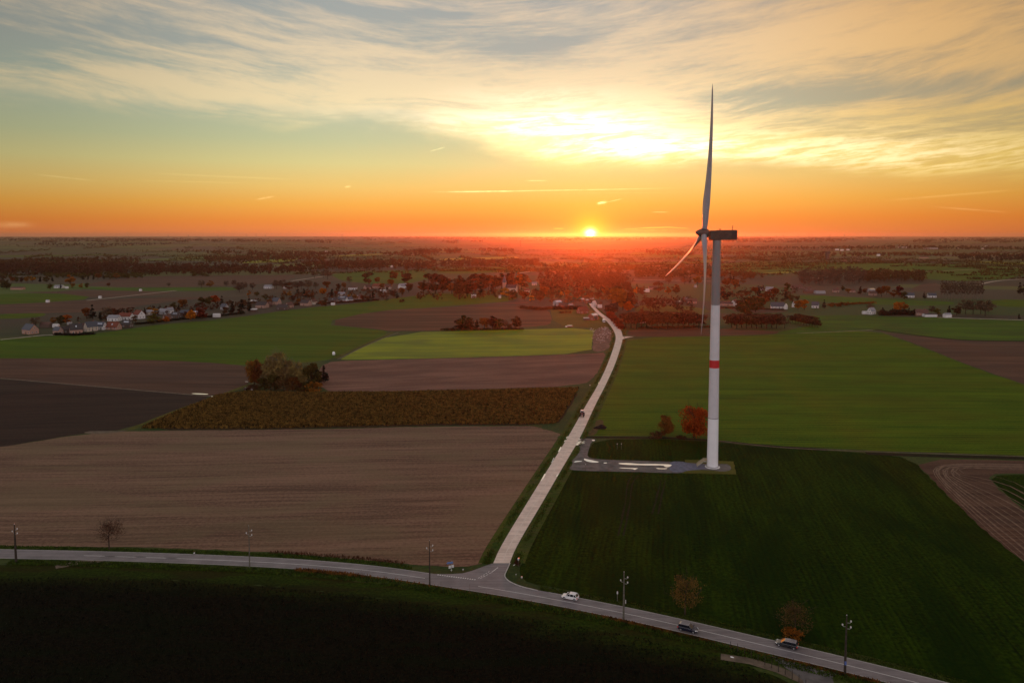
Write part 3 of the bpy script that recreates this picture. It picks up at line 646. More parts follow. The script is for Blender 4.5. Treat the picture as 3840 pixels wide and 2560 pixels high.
# logo: small star and lettering on the side that faces the camera
def side_pt(u,w,d=.02): return npt(u,-1.76-d,w)
lg=MB()
for k in range(6):
    a=math.pi/2+k*math.pi/3; cu,cw=1.15,.12; 
    if k==3: continue
    p=[(cu+math.cos(a+da)*r,cw+math.sin(a+da)*r) for da,r in ((0,.72),(.42,.40),(0,.24),(-.42,.40))]
    lg.add([side_pt(x,y) for x,y in p]+[side_pt(x,y,.05) for x,y in p],[(0,1,2,3),(7,6,5,4),(0,4,5,1),(1,5,6,2),(2,6,7,3),(3,7,4,0)])
lg.build('logo_star',M_black,nac)
def text_mesh(body,size,name,mat,parent,mw,ext=.02):
    cu=bpy.data.curves.new(name,'FONT'); cu.body=body; cu.size=size; cu.extrude=ext; cu.resolution_u=2; cu.offset=.012*size
    tmp=bpy.data.objects.new(name,cu); COL.objects.link(tmp); dg=bpy.context.evaluated_depsgraph_get()
    me=bpy.data.meshes.new_from_object(tmp.evaluated_get(dg)); bpy.data.objects.remove(tmp)
    me.transform(mw); me.materials.clear(); me.materials.append(mat); o=bpy.data.objects.new(name,me); COL.objects.link(o); o.parent=parent; return o
base=Matrix(((BX.x,0,-SY.x,0),(BX.y,0,-SY.y,0),(0,1,0,0),(0,0,0,1)))
p0=Vector(side_pt(2.15,-.12)); text_mesh('edf',1.15,'logo_lettering',M_black,nac,Matrix.Translation(p0)@base)
p0=Vector(side_pt(2.2,-.72)); text_mesh('luminus',.42,'logo_lettering',M_black,nac,Matrix.Translation(p0)@base)
for u,v,h in ((5.6,-.5,1.5),(5.95,.4,1.7)):
    m=MB(); m.tube([npt(u,v,2.0),npt(u+.08,v,2.0+h)],.055,6); m.tube([npt(u-.1,v,2.0+h*.9),npt(u+.25,v,2.0+h*.95)],.05,6); m.build('wind_sensor',M_black,nac)
for u in (.85,1.25):
    m=MB(); m.tube([npt(u,-.8,1.9),npt(u,-.8,2.2)],.09,8); m.tube([npt(u,-.8,2.2),npt(u,-.8,2.5)],.15,8); m.build('beacon_light',M_black,nac)
# hub and spinner
rings=[]
for t,r in ((-1.75,1.35),(-1.5,1.62),(-.4,1.75),(.6,1.68),(1.5,1.35),(2.3,.95),(2.9,.5),(3.15,.08)):
    c=HUB+AX*t; rings.append([tuple(c+SS*math.cos(2*math.pi*k/28)*r+WW*math.sin(2*math.pi*k/28)*r) for k in range(28)])
hubm=MB(); hubm.loft(rings); hub=hubm.build('hub',M_hub,turb,smooth=True)
def airfoil(n=18):
    P=[]
    for i in range(n):
        t=2*math.pi*i/n; x=(1+math.cos(t))/2; th=.6*(.2969*math.sqrt(max(x,0))-.126*x-.3516*x*x+.2843*x**3-.1015*x**4)/.2*.5
        P.append((x-.35,th if t<math.pi else -th*.75))
    return P
AF=airfoil(); 
def blade(A):
    d=WW*math.cos(A)+SS*math.sin(A); tdir=SS*math.cos(A)-WW*math.sin(A)   # in-plane tangent
    rings=[]; N=30; cn=Vector((0,0,0))
    for i in range(N+1):
        s=i/N; s=s**1.15; rr=1.25+(RR-1.25)*s
        ch=np.interp(s,[0,.035,.09,.20,.35,.55,.8,.95,.985,1.],[2.0,2.0,2.8,3.8,3.2,2.5,1.65,1.0,.6,.12])
        tk=np.interp(s,[0,.035,.09,.20,.4,.7,1.],[1.0,1.0,.66,.30,.22,.17,.14])
        tw=math.radians(np.interp(s,[0,.1,.25,.5,1.],[20,20,13,6,0])+PITCH)
        circ=np.interp(s,[0,.035,.12],[1,1,0])
        c=HUB+d*rr+AX*(PREB*s**1.6)
        ax=(tdir*math.cos(tw)+AX*math.sin(tw)); ay=(AX*math.cos(tw)-tdir*math.sin(tw))
        rg=[]
        for j,(x,y) in enumerate(AF):
            t=2*math.pi*j/len(AF); cx,cy=.5*math.cos(t),.5*math.sin(t)
            X_=(cx*circ+(x)*(1-circ))*ch; Y_=(cy*circ+y*2*tk/.3*.5*(1-circ))*ch
            rg.append(tuple(c+ax*X_+ay*Y_))
        rings.append(rg)
    m=MB(); m.loft(rings); return m
PITCH=18
for k in range(3): 
    b=blade(TH+k*2*math.pi/3).build('blade',M_bl,turb,smooth=True)
    A=TH+k*2*math.pi/3; d=WW*math.cos(A)+SS*math.sin(A); m=MB(); m.tube([tuple(HUB+d*1.2),tuple(HUB+d*1.75)],1.14,20); m.build('blade_root_collar',M_hub,b)
# ------------------------------------------------------------ tree kit
def leafmat(name,c,var=.35,rough=.75,trans=.25):
    m,t,b=new_mat(name); setp(b,rough,.2)
    tcn=t.node('ShaderNodeTexCoord'); n=t.noise(tcn.outputs['Object'],.55,3,.6); n2=t.noise(tcn.outputs['Object'],3.5,2,.6)
    oi=t.node('ShaderNodeObjectInfo'); rnd=X(t,oi.outputs['Random'])
    lo=tuple(x*(1-var*1.3) for x in c); hi=(min(1,c[0]*(1+var*1.2)),min(1,c[1]*(1+var*.9)),c[2]*(1+var*.5))
    col=t.mix(t.smooth(n*.6+n2*.4,.34,.66),lo,hi)
    hs=t.node('ShaderNodeHueSaturation'); t.put(hs.inputs['Hue'],rnd*.036+.482); t.put(hs.inputs['Value'],rnd*.5+.75); t.l.new(col.s,hs.inputs['Color']); 
    t.l.new(hs.outputs[0],b.inputs['Base Color'])
    tb=t.node('ShaderNodeBsdfTranslucent'); t.l.new(hs.outputs[0],tb.inputs[0]); mx=t.node('ShaderNodeMixShader'); mx.inputs[0].default_value=trans
    t.l.new(b.outputs[0],mx.inputs[1]); t.l.new(tb.outputs[0],mx.inputs[2]); t.l.new(mx.outputs[0],t.n['Material Output'].inputs[0]); return m
LM={'road':leafmat('brown_roadside_leaves',(.14,.085,.018)),'road2':leafmat('dim_roadside_leaves',(.085,.046,.014)),'rust':leafmat('rust_leaves',(.19,.065,.012)),'gold':leafmat('gold_leaves',(.34,.14,.012)),'olive':leafmat('olive_leaves',(.082,.066,.012)),
 'con':leafmat('dark_needles',(.014,.016,.010)),'brown':leafmat('brown_leaves',(.085,.036,.015)),'bare':leafmat('grey_brown_twigs',(.10,.066,.042),trans=.1),
 'fire':leafmat('fiery_leaves',(.38,.080,.006),trans=.35),'red':leafmat('dark_red_leaves',(.16,.022,.008)),'pale':leafmat('pale_twigs',(.20,.14,.048),trans=.1)}
M_bark=plain('bark',(.050,.036,.026),.9,.1,var=.4,scale=2)
M_barkp=plain('pale_bark',(.16,.13,.10),.9,.1,var=.4,scale=2)
def quads(P,size,rng,asp=1.0,up=0.):
    n=len(P); a=rng.normal(size=(n,3)); a[:,2]+=up; a/=np.linalg.norm(a,axis=1)[:,None]; b=np.cross(a,rng.normal(size=(n,3))); b/=np.linalg.norm(b,axis=1)[:,None]+1e-9
    s=size*(.6+.8*rng.random(n))[:,None]; a=a*s*asp; b=b*s/asp
    V=np.stack([P-a*.5-b*.5,P+a*.5-b*.5,P+a*.5+b*.5,P-a*.5+b*.5],1).reshape(-1,3); F=np.arange(4*n).reshape(-1,4); return V,F
def crown_pts(shape,n,rng,h0,h1,r,K=14):
    """points packed into lobes inside an envelope from h0 to h1 with radius r (unit tree)"""
    C=[];S=[]
    while len(C)<K:
        t=rng.random(); a=rng.random()*2*np.pi
        if shape=='round': env=np.sqrt(max(0,1-(2*t-1)**2)); 
        elif shape=='spread': env=np.sqrt(max(0,1-(1.6*t-.75)**2))
        elif shape=='cone': env=(1-t)*1.0+.04
        elif shape=='column': env=.55+.45*math.sin(math.pi*min(1,t*1.1))
        elif shape=='vase': env=.35+.65*t if t<.8 else 1-(t-.8)*2.2
        elif shape=='bush': env=np.sqrt(max(0,1-t*t))
        rad=env*r*np.sqrt(rng.random())*.82
        C.append((rad*np.cos(a),rad*np.sin(a),h0+(h1-h0)*(.08+.86*t))); S.append(max(.25,env)*r*(.30+.28*rng.random()))
    C=np.array(C);S=np.array(S); i=rng.integers(0,K,n); d=rng.normal(size=(n,3)); d/=np.linalg.norm(d,axis=1)[:,None]
    rr=(rng.random(n)**.42)[:,None]; P=C[i]+d*rr*S[i][:,None]*np.array([1,1,.8 if shape!='cone' else .35])
    return P
def limbs(rng,h,r,n,rad,start=.28,depth=2,spread=.9,seg=4,top=1.0):
    m=MB(); m.tube([(0,0,0),(rng.normal()*.01*h,rng.normal()*.01*h,h*.5),(rng.normal()*.03*h,rng.normal()*.03*h,h*.88*top)],[rad,rad*.62,rad*.15],7)
    def br(p,d,L,rd,dep):
        q=p+d*L*.5+Vector((rng.normal(),rng.normal(),rng.normal()))*L*.05; e=q+(d+Vector((0,0,.35))).normalized()*L*.5
        m.tube([p,q,e],[rd,rd*.7,rd*.25],seg,False)
        if dep>0:
            for _ in range(3):
                dd=(d+Vector((rng.normal(),rng.normal(),rng.normal()*.6+.25))*.65).normalized(); s=rng.random()
                br(p.lerp(e,.35+.6*s),dd,L*(.5+.25*rng.random()),rd*.5,dep-1)
    for i in range(n):
        z=h*(start+(.82-start)*i/n); a=i*2.4+rng.random(); 
        up=.35+.9*i/n; d=Vector((math.cos(a)*spread,math.sin(a)*spread,up)).normalized()
        br(Vector((0,0,z)),d,r*(1.05-.45*i/n),rad*.36,depth)
    return m
PROTO={}
def proto(key,kind,shape,h,r,h0,n,leaf,K,seed,trunk=.02,nl=6,asp=1.0,depth=1,up=0.,bark=None,spread=.9,start=.28):
    rng=np.random.default_rng(seed)
    m=limbs(rng,h,r,nl,h*trunk,start=start,depth=depth,spread=spread,seg=3 if depth<2 else 4)
    tme=bpy.data.meshes.new('trunk'); tme.from_pydata(m.v,[],m.f); tme.update(); tme.materials.append(bark or M_bark)
    V,F=quads(crown_pts(shape,n,rng,h0,h,r,K),leaf,rng,asp,up)
    V[:,2]=np.maximum(V[:,2],.05)
    cme=bpy.data.meshes.new('crown'); cme.vertices.add(len(V)); cme.vertices.foreach_set('co',V.astype(np.float32).ravel()); cme.loops.add(F.size); cme.loops.foreach_set('vertex_index',F.astype(np.int32).ravel())
    cme.polygons.add(len(F)); cme.polygons.foreach_set('loop_start',np.arange(0,F.size,4,dtype=np.int32)); cme.update(calc_edges=True); cme.materials.append(LM[kind])
    PROTO.setdefault(key,[]).append((tme,cme,h,V,F))
# mid-distance prototypes, 12 m tall
for s in range(3):
    proto('rust','rust','round',12,4.6,2.0,900,.85,15,10+s); proto('brown','brown','round',12,4.8,1.6,900,.85,15,30+s)
    proto('olive','olive','round',12,4.8,1.0,1000,.85,15,40+s); proto('con','con','cone',12,3.0,.6,900,.8,26,50+s,nl=3)
for s in range(2):
    proto('gold','gold','round',12,4.2,1.6,800,.85,13,20+s); proto('bare','bare','spread',12,4.6,3.2,620,.55,18,60+s,nl=9,asp=1.9,depth=2,up=.6)
    proto('fire','fire','round',12,4.8,1.6,900,.85,14,70+s); proto('poplar','bare','column',24,2.9,9,300,.6,14,80+s,trunk=.012,nl=10,asp=2.2,up=1.6,bark=M_barkp,start=.4)
    proto('round','con','round',12,5.6,.6,1100,.9,12,90+s,nl=3); proto('col','gold','column',12,2.2,1.0,700,.7,12,95+s,nl=3); proto('red','red','round',12,4.2,.8,900,.8,14,97+s)
    proto('orch','brown','spread',12,6.6,4.0,620,.8,16,110+s,trunk=.028,nl=8,start=.2); proto('bush','brown','bush',4,3.2,.1,420,.6,9,120+s,trunk=.02,nl=4,start=.1)
    proto('rbush','rust','bush',4,3.2,.1,420,.6,9,130+s,trunk=.02,nl=4,start=.1)
KW={'rust':'rust brown','brown':'dull brown','olive':'olive green','con':'dark conifer','gold':'golden yellow','bare':'leafless grey','fire':'glowing orange','poplar':'bare tall poplar','round':'dense dark round-crowned','col':'narrow golden','red':'dark red','orch':'brown orchard','bush':'brown shrub','rbush':'rust coloured shrub'}
TREES=[]    # (x photo, y photo, height photo, kind, place)
def plant(key,P,h,wide=1.0,rz=None,rng=random):
    pr=rng.choice(PROTO[key]); s=h/pr[2]; r=rng.uniform(0,6.28) if rz is None else rz
    o=empty('shrub' if 'bush' in key else 'tree',P,r); o.scale=(s*wide,s*wide,s)
    for nm,me in (('trunk',pr[0]),('crown',pr[1])):
        c=bpy.data.objects.new(nm,me); COL.objects.link(c); c.parent=o
    return o
def zone(nm,ox,oy,lst):
    for x,y,h,k in lst: TREES.append((ox+x/4,oy+y/4,h/4,k,nm))
LV='the left village'; CV='the hamlet in the middle distance'
zone('by the far left farms',0,490,[(30,690,100,'con'),(62,694,85,'olive'),(12,640,70,'brown'),(110,640,60,'rust'),(150,632,55,'olive'),(200,636,50,'brown'),(250,640,60,'rust'),(300,628,55,'gold'),(370,632,60,'con'),(430,634,60,'olive'),(480,630,50,'con'),(760,612,45,'con'),(810,612,45,'con'),(860,610,45,'con'),(900,610,60,'rust'),(950,606,45,'con'),(1010,606,50,'olive'),(1070,606,55,'rust'),(650,655,95,'gold'),(460,697,52,'olive'),(560,694,50,'con'),(670,690,50,'rust'),(745,688,45,'gold'),(800,684,48,'olive'),(1000,675,38,'rust'),(1550,675,36,'bare'),(1850,684,70,'bare'),(1930,682,66,'rust'),(2080,672,50,'bare'),(2150,675,62,'bare')])
zone('in the left village',0,490,[(330,1050,95,'bare'),(490,1015,60,'rust'),(560,1025,88,'olive'),(620,1018,88,'fire'),(790,960,95,'rust'),(852,975,140,'con'),(920,985,85,'con'),(980,965,105,'bare'),(1040,935,66,'rust'),(1170,935,50,'con'),(1185,925,60,'rust'),(1330,932,70,'con'),(1380,915,55,'rust'),(1425,935,66,'gold'),(1412,1015,95,'olive'),(1530,1002,60,'fire'),(1245,1000,60,'brown'),(1600,880,64,'olive'),(1640,890,60,'con'),(1682,875,88,'rust'),(1755,985,104,'fire'),(1862,965,110,'red'),(1850,850,82,'olive'),(1920,840,76,'olive'),(1980,830,84,'fire'),(2040,860,104,'con'),(2062,925,66,'brown'),(2140,925,130,'con'),(2222,925,145,'con'),(2292,905,125,'con'),(2290,785,80,'col'),(2240,705,74,'bare'),(2200,722,60,'bare'),(1470,1000,40,'rust'),(1700,960,60,'brown'),(700,1115,36,'con'),(860,1112,34,'con'),(240,1108,24,'con'),(310,1108,22,'con')])
zone('in the upper village',490,490,[(240,725,90,'bare'),(360,705,66,'bare'),(480,795,54,'olive'),(400,760,44,'olive'),(520,838,54,'rust'),(580,694,80,'bare'),(640,705,92,'bare'),(700,705,76,'brown'),(760,704,76,'bare'),(810,694,72,'bare'),(700,765,52,'gold'),(650,756,44,'rust'),(740,805,60,'brown'),(775,765,95,'con'),(832,778,92,'con'),(882,785,76,'rust'),(870,705,90,'bare'),(930,594,72,'bare'),(1010,594,62,'bare'),(1050,606,84,'bare'),(940,694,62,'bare'),(1000,745,64,'fire'),(1040,695,72,'rust'),(1092,780,92,'con'),(1150,705,60,'brown'),(1200,695,60,'rust'),(1130,760,50,'rust'),(1030,855,56,'brown'),(1000,856,58,'rust'),(780,835,52,'rust'),(1250,640,60,'bare'),(1430,655,116,'brown'),(1510,645,60,'rust'),(1650,625,94,'rust'),(1630,685,84,'rust'),(1760,645,116,'brown'),(1300,795,50,'rust'),(1370,805,56,'rust'),(1440,790,56,'con'),(1470,795,96,'con'),(1420,805,50,'brown'),(1660,775,80,'brown'),(1690,785,66,'con'),(1732,765,86,'rust'),(1795,722,92,'brown'),(1740,815,26,'bush'),(1590,812,40,'bare'),(1555,700,60,'rust'),(1250,780,44,'gold'),(1530,760,50,'brown')])
zone('in the tall dark wood',980,490,[(20,722,172,'brown'),(82,734,184,'brown'),(150,732,160,'brown'),(230,742,104,'rust'),(302,775,204,'brown'),(372,765,192,'brown'),(450,724,172,'brown'),(520,722,170,'brown'),(600,744,100,'con'),(570,704,144,'rust'),(630,704,134,'brown'),(690,702,150,'brown'),(742,694,152,'brown'),(790,694,152,'brown'),(847,704,168,'col'),(872,702,150,'brown'),(260,730,120,'con'),(410,740,150,'rust'),(500,745,110,'con'),(-30,722,110,'brown')])
zone('by the lane hamlet',980,490,[(730,775,95,'gold'),(790,794,94,'olive'),(960,815,64,'gold'),(900,806,92,'rust'),(1042,815,112,'brown'),(940,644,50,'rust'),(1110,694,62,'con'),(1240,765,52,'gold'),(1292,775,74,'rust'),(1270,865,74,'con'),(1180,870,50,'con'),(1220,880,36,'round'),(1310,884,30,'round'),(1150,770,70,'brown'),(1080,760,90,'rust'),(1000,780,80,'brown'),(1360,780,60,'brown'),(1420,760,70,'rust'),(1500,765,60,'brown'),(1580,780,70,'brown'),(1650,760,80,'rust'),(1600,860,50,'brown'),(1700,925,96,'round'),(1755,905,225,'rust'),(1802,890,192,'brown'),(1852,905,104,'fire'),(1880,760,80,'brown'),(1730,1000,50,'red'),(1930,724,82,'con'),(1470,765,44,'con')])
zone('in the ridged field',980,490,[(345,1068,132,'olive'),(300,1068,96,'brown'),(400,1070,110,'brown'),(460,1068,104,'con'),(530,1068,112,'rust'),(600,1068,124,'brown'),(640,1066,112,'olive'),(680,1062,88,'bare'),(722,1062,80,'bare'),(825,1062,118,'brown'),(190,1078,26,'bush'),(240,1078,30,'bush'),(760,1060,40,'bush')])
zone('in the front orchard row left of the turbine',1470,490,[(x,1042+(i%3)*8,120+(i*37%30),'orch') for i,x in enumerate(range(-130,560,48))])
zone('in the back orchard row left of the turbine',1470,490,[(x,1010,100,'orch') for x in range(-100,520,70)])
zone('in the front orchard row right of the turbine',1470,490,[(x,1050+(i%2)*6,112,'orch') for i,x in enumerate(range(840,1290,46))]+[(1330,1056,118,'bare')])
zone('in the back orchard row right of the turbine',1470,490,[(x,1015,90,'orch') for x in range(870,1270,66)])
zone('in the row running to the field edge',1470,490,[(1400+i*26,1004+i*5,64,'orch') for i in range(10)])
zone('in the small far orchard row',1470,490,[(1440+i*28,975+i*5,52,'orch') for i in range(7)])
zone('behind the turbine',1470,490,[(-110,724,104,'brown'),(-40,744,70,'gold'),(20,754,90,'brown'),(-200,560,70,'brown'),(-240,640,60,'bare'),(410,655,72,'bare'),(460,644,84,'con'),(530,664,90,'rust'),(260,655,70,'bare'),(170,724,100,'brown'),(330,744,92,'brown'),(262,745,72,'gold'),(830,624,72,'con'),(860,644,72,'con'),(800,684,92,'rust'),(872,694,92,'rust'),(950,644,60,'brown'),(790,795,86,'round'),(930,765,60,'brown'),(970,765,62,'brown'),(1090,776,104,'con'),(1000,860,96,'gold'),(990,945,172,'olive'),(940,905,132,'brown'),(1060,905,152,'olive'),(1130,855,124,'rust'),(1060,755,82,'rust'),(1170,805,92,'rust'),(1230,785,104,'rust'),(1340,805,92,'con'),(1380,805,64,'olive'),(1450,805,54,'brown'),(1510,888,96,'fire'),(1452,884,84,'gold'),(1690,875,84,'con'),(1350,705,70,'olive'),(70,855,82,'brown'),(120,855,82,'brown'),(210,855,60,'con'),(-60,860,80,'brown'),(1120,594,52,'con'),(-220,730,60,'olive'),(-300,760,60,'brown')])
zone('by the right hand farms',1837.5,490,[(555,745,84,'con'),(600,740,50,'rust'),(712,745,64,'con'),(750,765,94,'rust'),(792,745,82,'rust'),(860,775,72,'rust'),(910,765,104,'red'),(935,775,50,'con'),(1140,785,64,'con'),(960,790,72,'olive'),(890,905,92,'fire'),(960,895,84,'gold'),(760,935,80,'con'),(850,935,66,'con'),(1000,935,72,'con'),(1050,935,64,'con'),(645,895,66,'bare'),(1210,924,74,'bare'),(1260,935,64,'olive'),(1370,935,92,'con'),(1440,935,84,'brown'),(1520,925,130,'bare'),(1590,925,122,'bare'),(1660,925,120,'bare'),(1700,945,146,'bare'),(1735,905,84,'brown'),(380,856,40,'rbush'),(300,856,36,'rbush'),(430,846,32,'rbush'),(2020,744,112,'con'),(2060,765,120,'con'),(2010,975,60,'con'),(390,708,44,'olive'),(440,740,50,'rust')])
for j in range(3): zone('in the '+('back','middle','front')[j]+' row of the poplar grove',1837.5,490,[(1300+i*30+(j%2)*12,762+j*22+(i%3)*3,150,'poplar') for i in range(13)])
from collections import defaultdict
_g=defaultdict(list); rt=random.Random(5)
for x,y,h,k,nm in TREES:
    P=G(x,y); H=height_to(P,y-h); o=plant(k,P,max(2.5,H),wide=rt.uniform(.95,1.2)*(1.25 if k not in('con','poplar','col') else 1),rng=rt)
    _g[(nm,k)].append((x,y,o))
ORD=['leftmost','second','third','fourth','fifth','sixth','seventh','eighth','ninth','tenth','eleventh','twelfth','thirteenth','fourteenth','fifteenth','sixteenth','seventeenth','eighteenth','nineteenth','twentieth']
def ordn(i):
    return ORD[i] if i<20 else f'number {i+1}'
for (nm,k),L in _g.items():
    L.sort(key=lambda a:(a[0],a[1]))
    word='' if k in('bush','rbush') else ('' if k=='poplar' else ' tree')
    for i,(x,y,o) in enumerate(L):
        if len(L)==1: lb=f'the only {KW[k]}{word} {nm}'
        elif i==0: lb=f'leftmost {KW[k]}{word} {nm}'
        elif i==len(L)-1: lb=f'rightmost {KW[k]}{word} {nm}'
        else: lb=f'{ordn(i)} {KW[k]}{word} from the left {nm}'
        tag(o,lb,'shrub' if 'bush' in k else 'tree',group='shrubs '+nm if 'bush' in k else 'trees '+nm)
print('TREES',len(TREES))
# near trees, each its own shape
def near_tree(name,x,y,h,key,lb,wide=1.0,cat='tree',group=None,rz=None):
    P=G(x,y); H=height_to(P,y-h); o=plant(key,P,H,wide,rz=rz); o.name=name; return tag(o,lb,cat,group)
def zoomed(x,y): return (860+x/5.345)/KD,(1280+y/5.345)/KD
proto('n_fire','fire','spread',12,6.3,1.4,5200,.34,34,201,trunk=.03,nl=11,depth=2,spread=1.0,start=.2)
proto('n_shrub','rust','round',12,5.2,.3,4200,.32,40,202,trunk=.014,nl=12,depth=2,asp=1.5,up=.8,start=.06,spread=.5)
proto('n_bare','brown','spread',12,6.0,4.4,1400,.22,30,203,trunk=.026,nl=12,depth=3,asp=1.8,spread=1.05,start=.34)
proto('n_road1','road','spread',12,5.6,3.0,1500,.28,34,204,trunk=.022,nl=10,depth=2)
proto('n_road2','road2','spread',12,6.6,3.2,1500,.28,34,205,trunk=.022,nl=10,depth=2)
proto('n_rust','rust','round',12,5.4,.6,3600,.42,26,206,nl=8,depth=2); proto('n_pale','pale','round',12,4.8,1.6,2300,.40,26,207,trunk=.016,nl=14,depth=2,asp=2.2,up=1.2,bark=M_barkp,start=.15,spread=.55)
proto('n_olive','olive','round',12,5.4,.4,3000,.45,22,208,nl=6,depth=1); proto('n_gold','gold','round',12,4.4,.6,1800,.42,16,209,nl=6); proto('n_con','con','cone',12,4.0,.6,2600,.42,44,210,nl=4)
proto('n_bush','olive','bush',4,3.4,.1,1400,.30,14,211,nl=5,start=.1); proto('n_gbush','gold','bush',4,3.2,.1,1200,.26,12,212,nl=5,start=.1); proto('n_rbush','brown','bush',4,3.4,.1,1200,.26,12,213,nl=5,start=.1)
nt=near_tree
z5=lambda x,y:((2440+x/5.6)/KD,(1500+y/5.6)/KD)
x,y=z5(905,785); nt('tree',x,y,630/5.6/KD,'n_fire','fiery orange spreading tree beside the turbine tower',1.06)
x,y=z5(300,760); nt('tree',x,y,455/5.6/KD,'n_shrub','rust brown many-stemmed tree left of the fiery orange tree',1.0)
x,y=z5(120,790); nt('shrub',x,y,140/5.6/KD,'n_rbush','low brown shrub at the foot of the many-stemmed tree',1.5,'shrub')
x,y=z5(640,810); nt('shrub',x,y,70/5.6/KD,'n_rbush','low dark shrub in the ditch below the fiery orange tree',2.2,'shrub')
nt('tree',251,1262,62,'n_bare','small bare reddish tree beside the main road at the left',1.05)
nt('tree',1573,1411,88,'n_road1','rust brown roadside tree behind the dark blue car',.95)
nt('tree',1826,1458,70,'n_road2','wide dim brown roadside tree behind the black car',1.15)
nt('shrub',1824,1462,24,'n_gbush','golden yellow bush at the foot of the wide brown roadside tree',1.25,'shrub')
CG='trees of the round copse'
for (x,y,h,key,w,lb,nm) in [(500,860,500,'n_rust',.75,'russet tree at the left end of the round copse','tree'),(620,880,440,'n_rust',.75,'second russet tree of the round copse, behind the olive bush','tree'),(830,960,620,'n_pale',.8,'pale leafless tree left of centre in the round copse','tree'),(980,940,740,'n_pale',.85,'tallest pale leafless tree of the round copse','tree'),(1180,960,600,'n_pale',.85,'grey green leafless tree right of centre in the round copse','tree'),(1380,960,560,'n_pale',.8,'pale leafless tree behind the golden tree of the copse','tree'),
  (700,975,300,'n_olive',1.05,'dark olive tree low at the left of the round copse','tree'),(900,985,370,'n_olive',1.05,'broad dark olive tree in the middle of the round copse','tree'),(1080,985,300,'n_rbush',1.0,'brown bush in the middle front of the round copse','shrub'),(1270,985,290,'n_rust',1.0,'low rust brown tree at the front of the round copse','tree'),(1455,900,270,'n_gold',.8,'golden tree in the right half of the round copse','tree'),(1640,960,540,'n_olive',.75,'tall olive brown tree in the right half of the round copse','tree'),(1760,930,430,'n_con',.9,'dark spiky conifer second from the right of the copse','tree'),(1900,820,360,'n_con',1.0,'dark spiky conifer at the right end of the round copse','tree'),(1520,985,180,'n_bush',1.1,'green bush at the foot of the round copse','shrub'),(1670,985,190,'n_gbush',1.2,'golden bush at the right foot of the round copse','shrub'),(1420,985,150,'n_rbush',1.1,'brown bush next to the green bush of the copse','shrub'),(480,975,110,'n_rbush',1.5,'brown bush at the left foot of the round copse','shrub')]:
    xx,yy=zoomed(x,y); nt(nm,xx,yy,h/5.345/KD,key,lb,w*(1.0 if 'con' in key else 1.22),nm,CG)
# ------------------------------------------------------------ houses
def wallmat(nm,c,brick=False): return plain(nm,c,.85,.3,var=.16,scale=1.5)
WM={'brick':wallmat('pink_brick',(.40,.23,.17)),'red':wallmat('red_brick',(.20,.085,.055)),'white':wallmat('white_render',(.66,.62,.60)),'cream':wallmat('cream_render',(.52,.43,.34)),'dark':wallmat('dark_brick',(.10,.065,.05)),'grey':wallmat('grey_render',(.34,.32,.32))}
RM={'slate':plain('slate_roof',(.060,.066,.085),.45,.5,var=.25,scale=1.5),'dark':plain('dark_tile_roof',(.045,.036,.036),.6,.4,var=.3,scale=1.5),'red':plain('red_tile_roof',(.17,.045,.025),.7,.3,var=.25,scale=1.5),
 'brown':plain('brown_tile_roof',(.11,.055,.042),.7,.3,var=.25,scale=1.5),'grey':plain('grey_sheet_roof',(.24,.23,.25),.5,.5,var=.15),'shine':plain('smooth_metal_roof',(.88,.86,.84),.16,.5,metal=1.,var=.06),'white':plain('white_sheet_roof',(.60,.57,.55),.5,.5,var=.08)}
M_glass=plain('window_glass',(.03,.035,.045),.08,.8,var=.1); M_sky=plain('skylight_glass',(.75,.80,.88),.06,.5,metal=1.,var=.05)
M_frame=plain('white_frame',(.75,.74,.72),.5); M_door=plain('dark_door',(.035,.028,.025),.5)
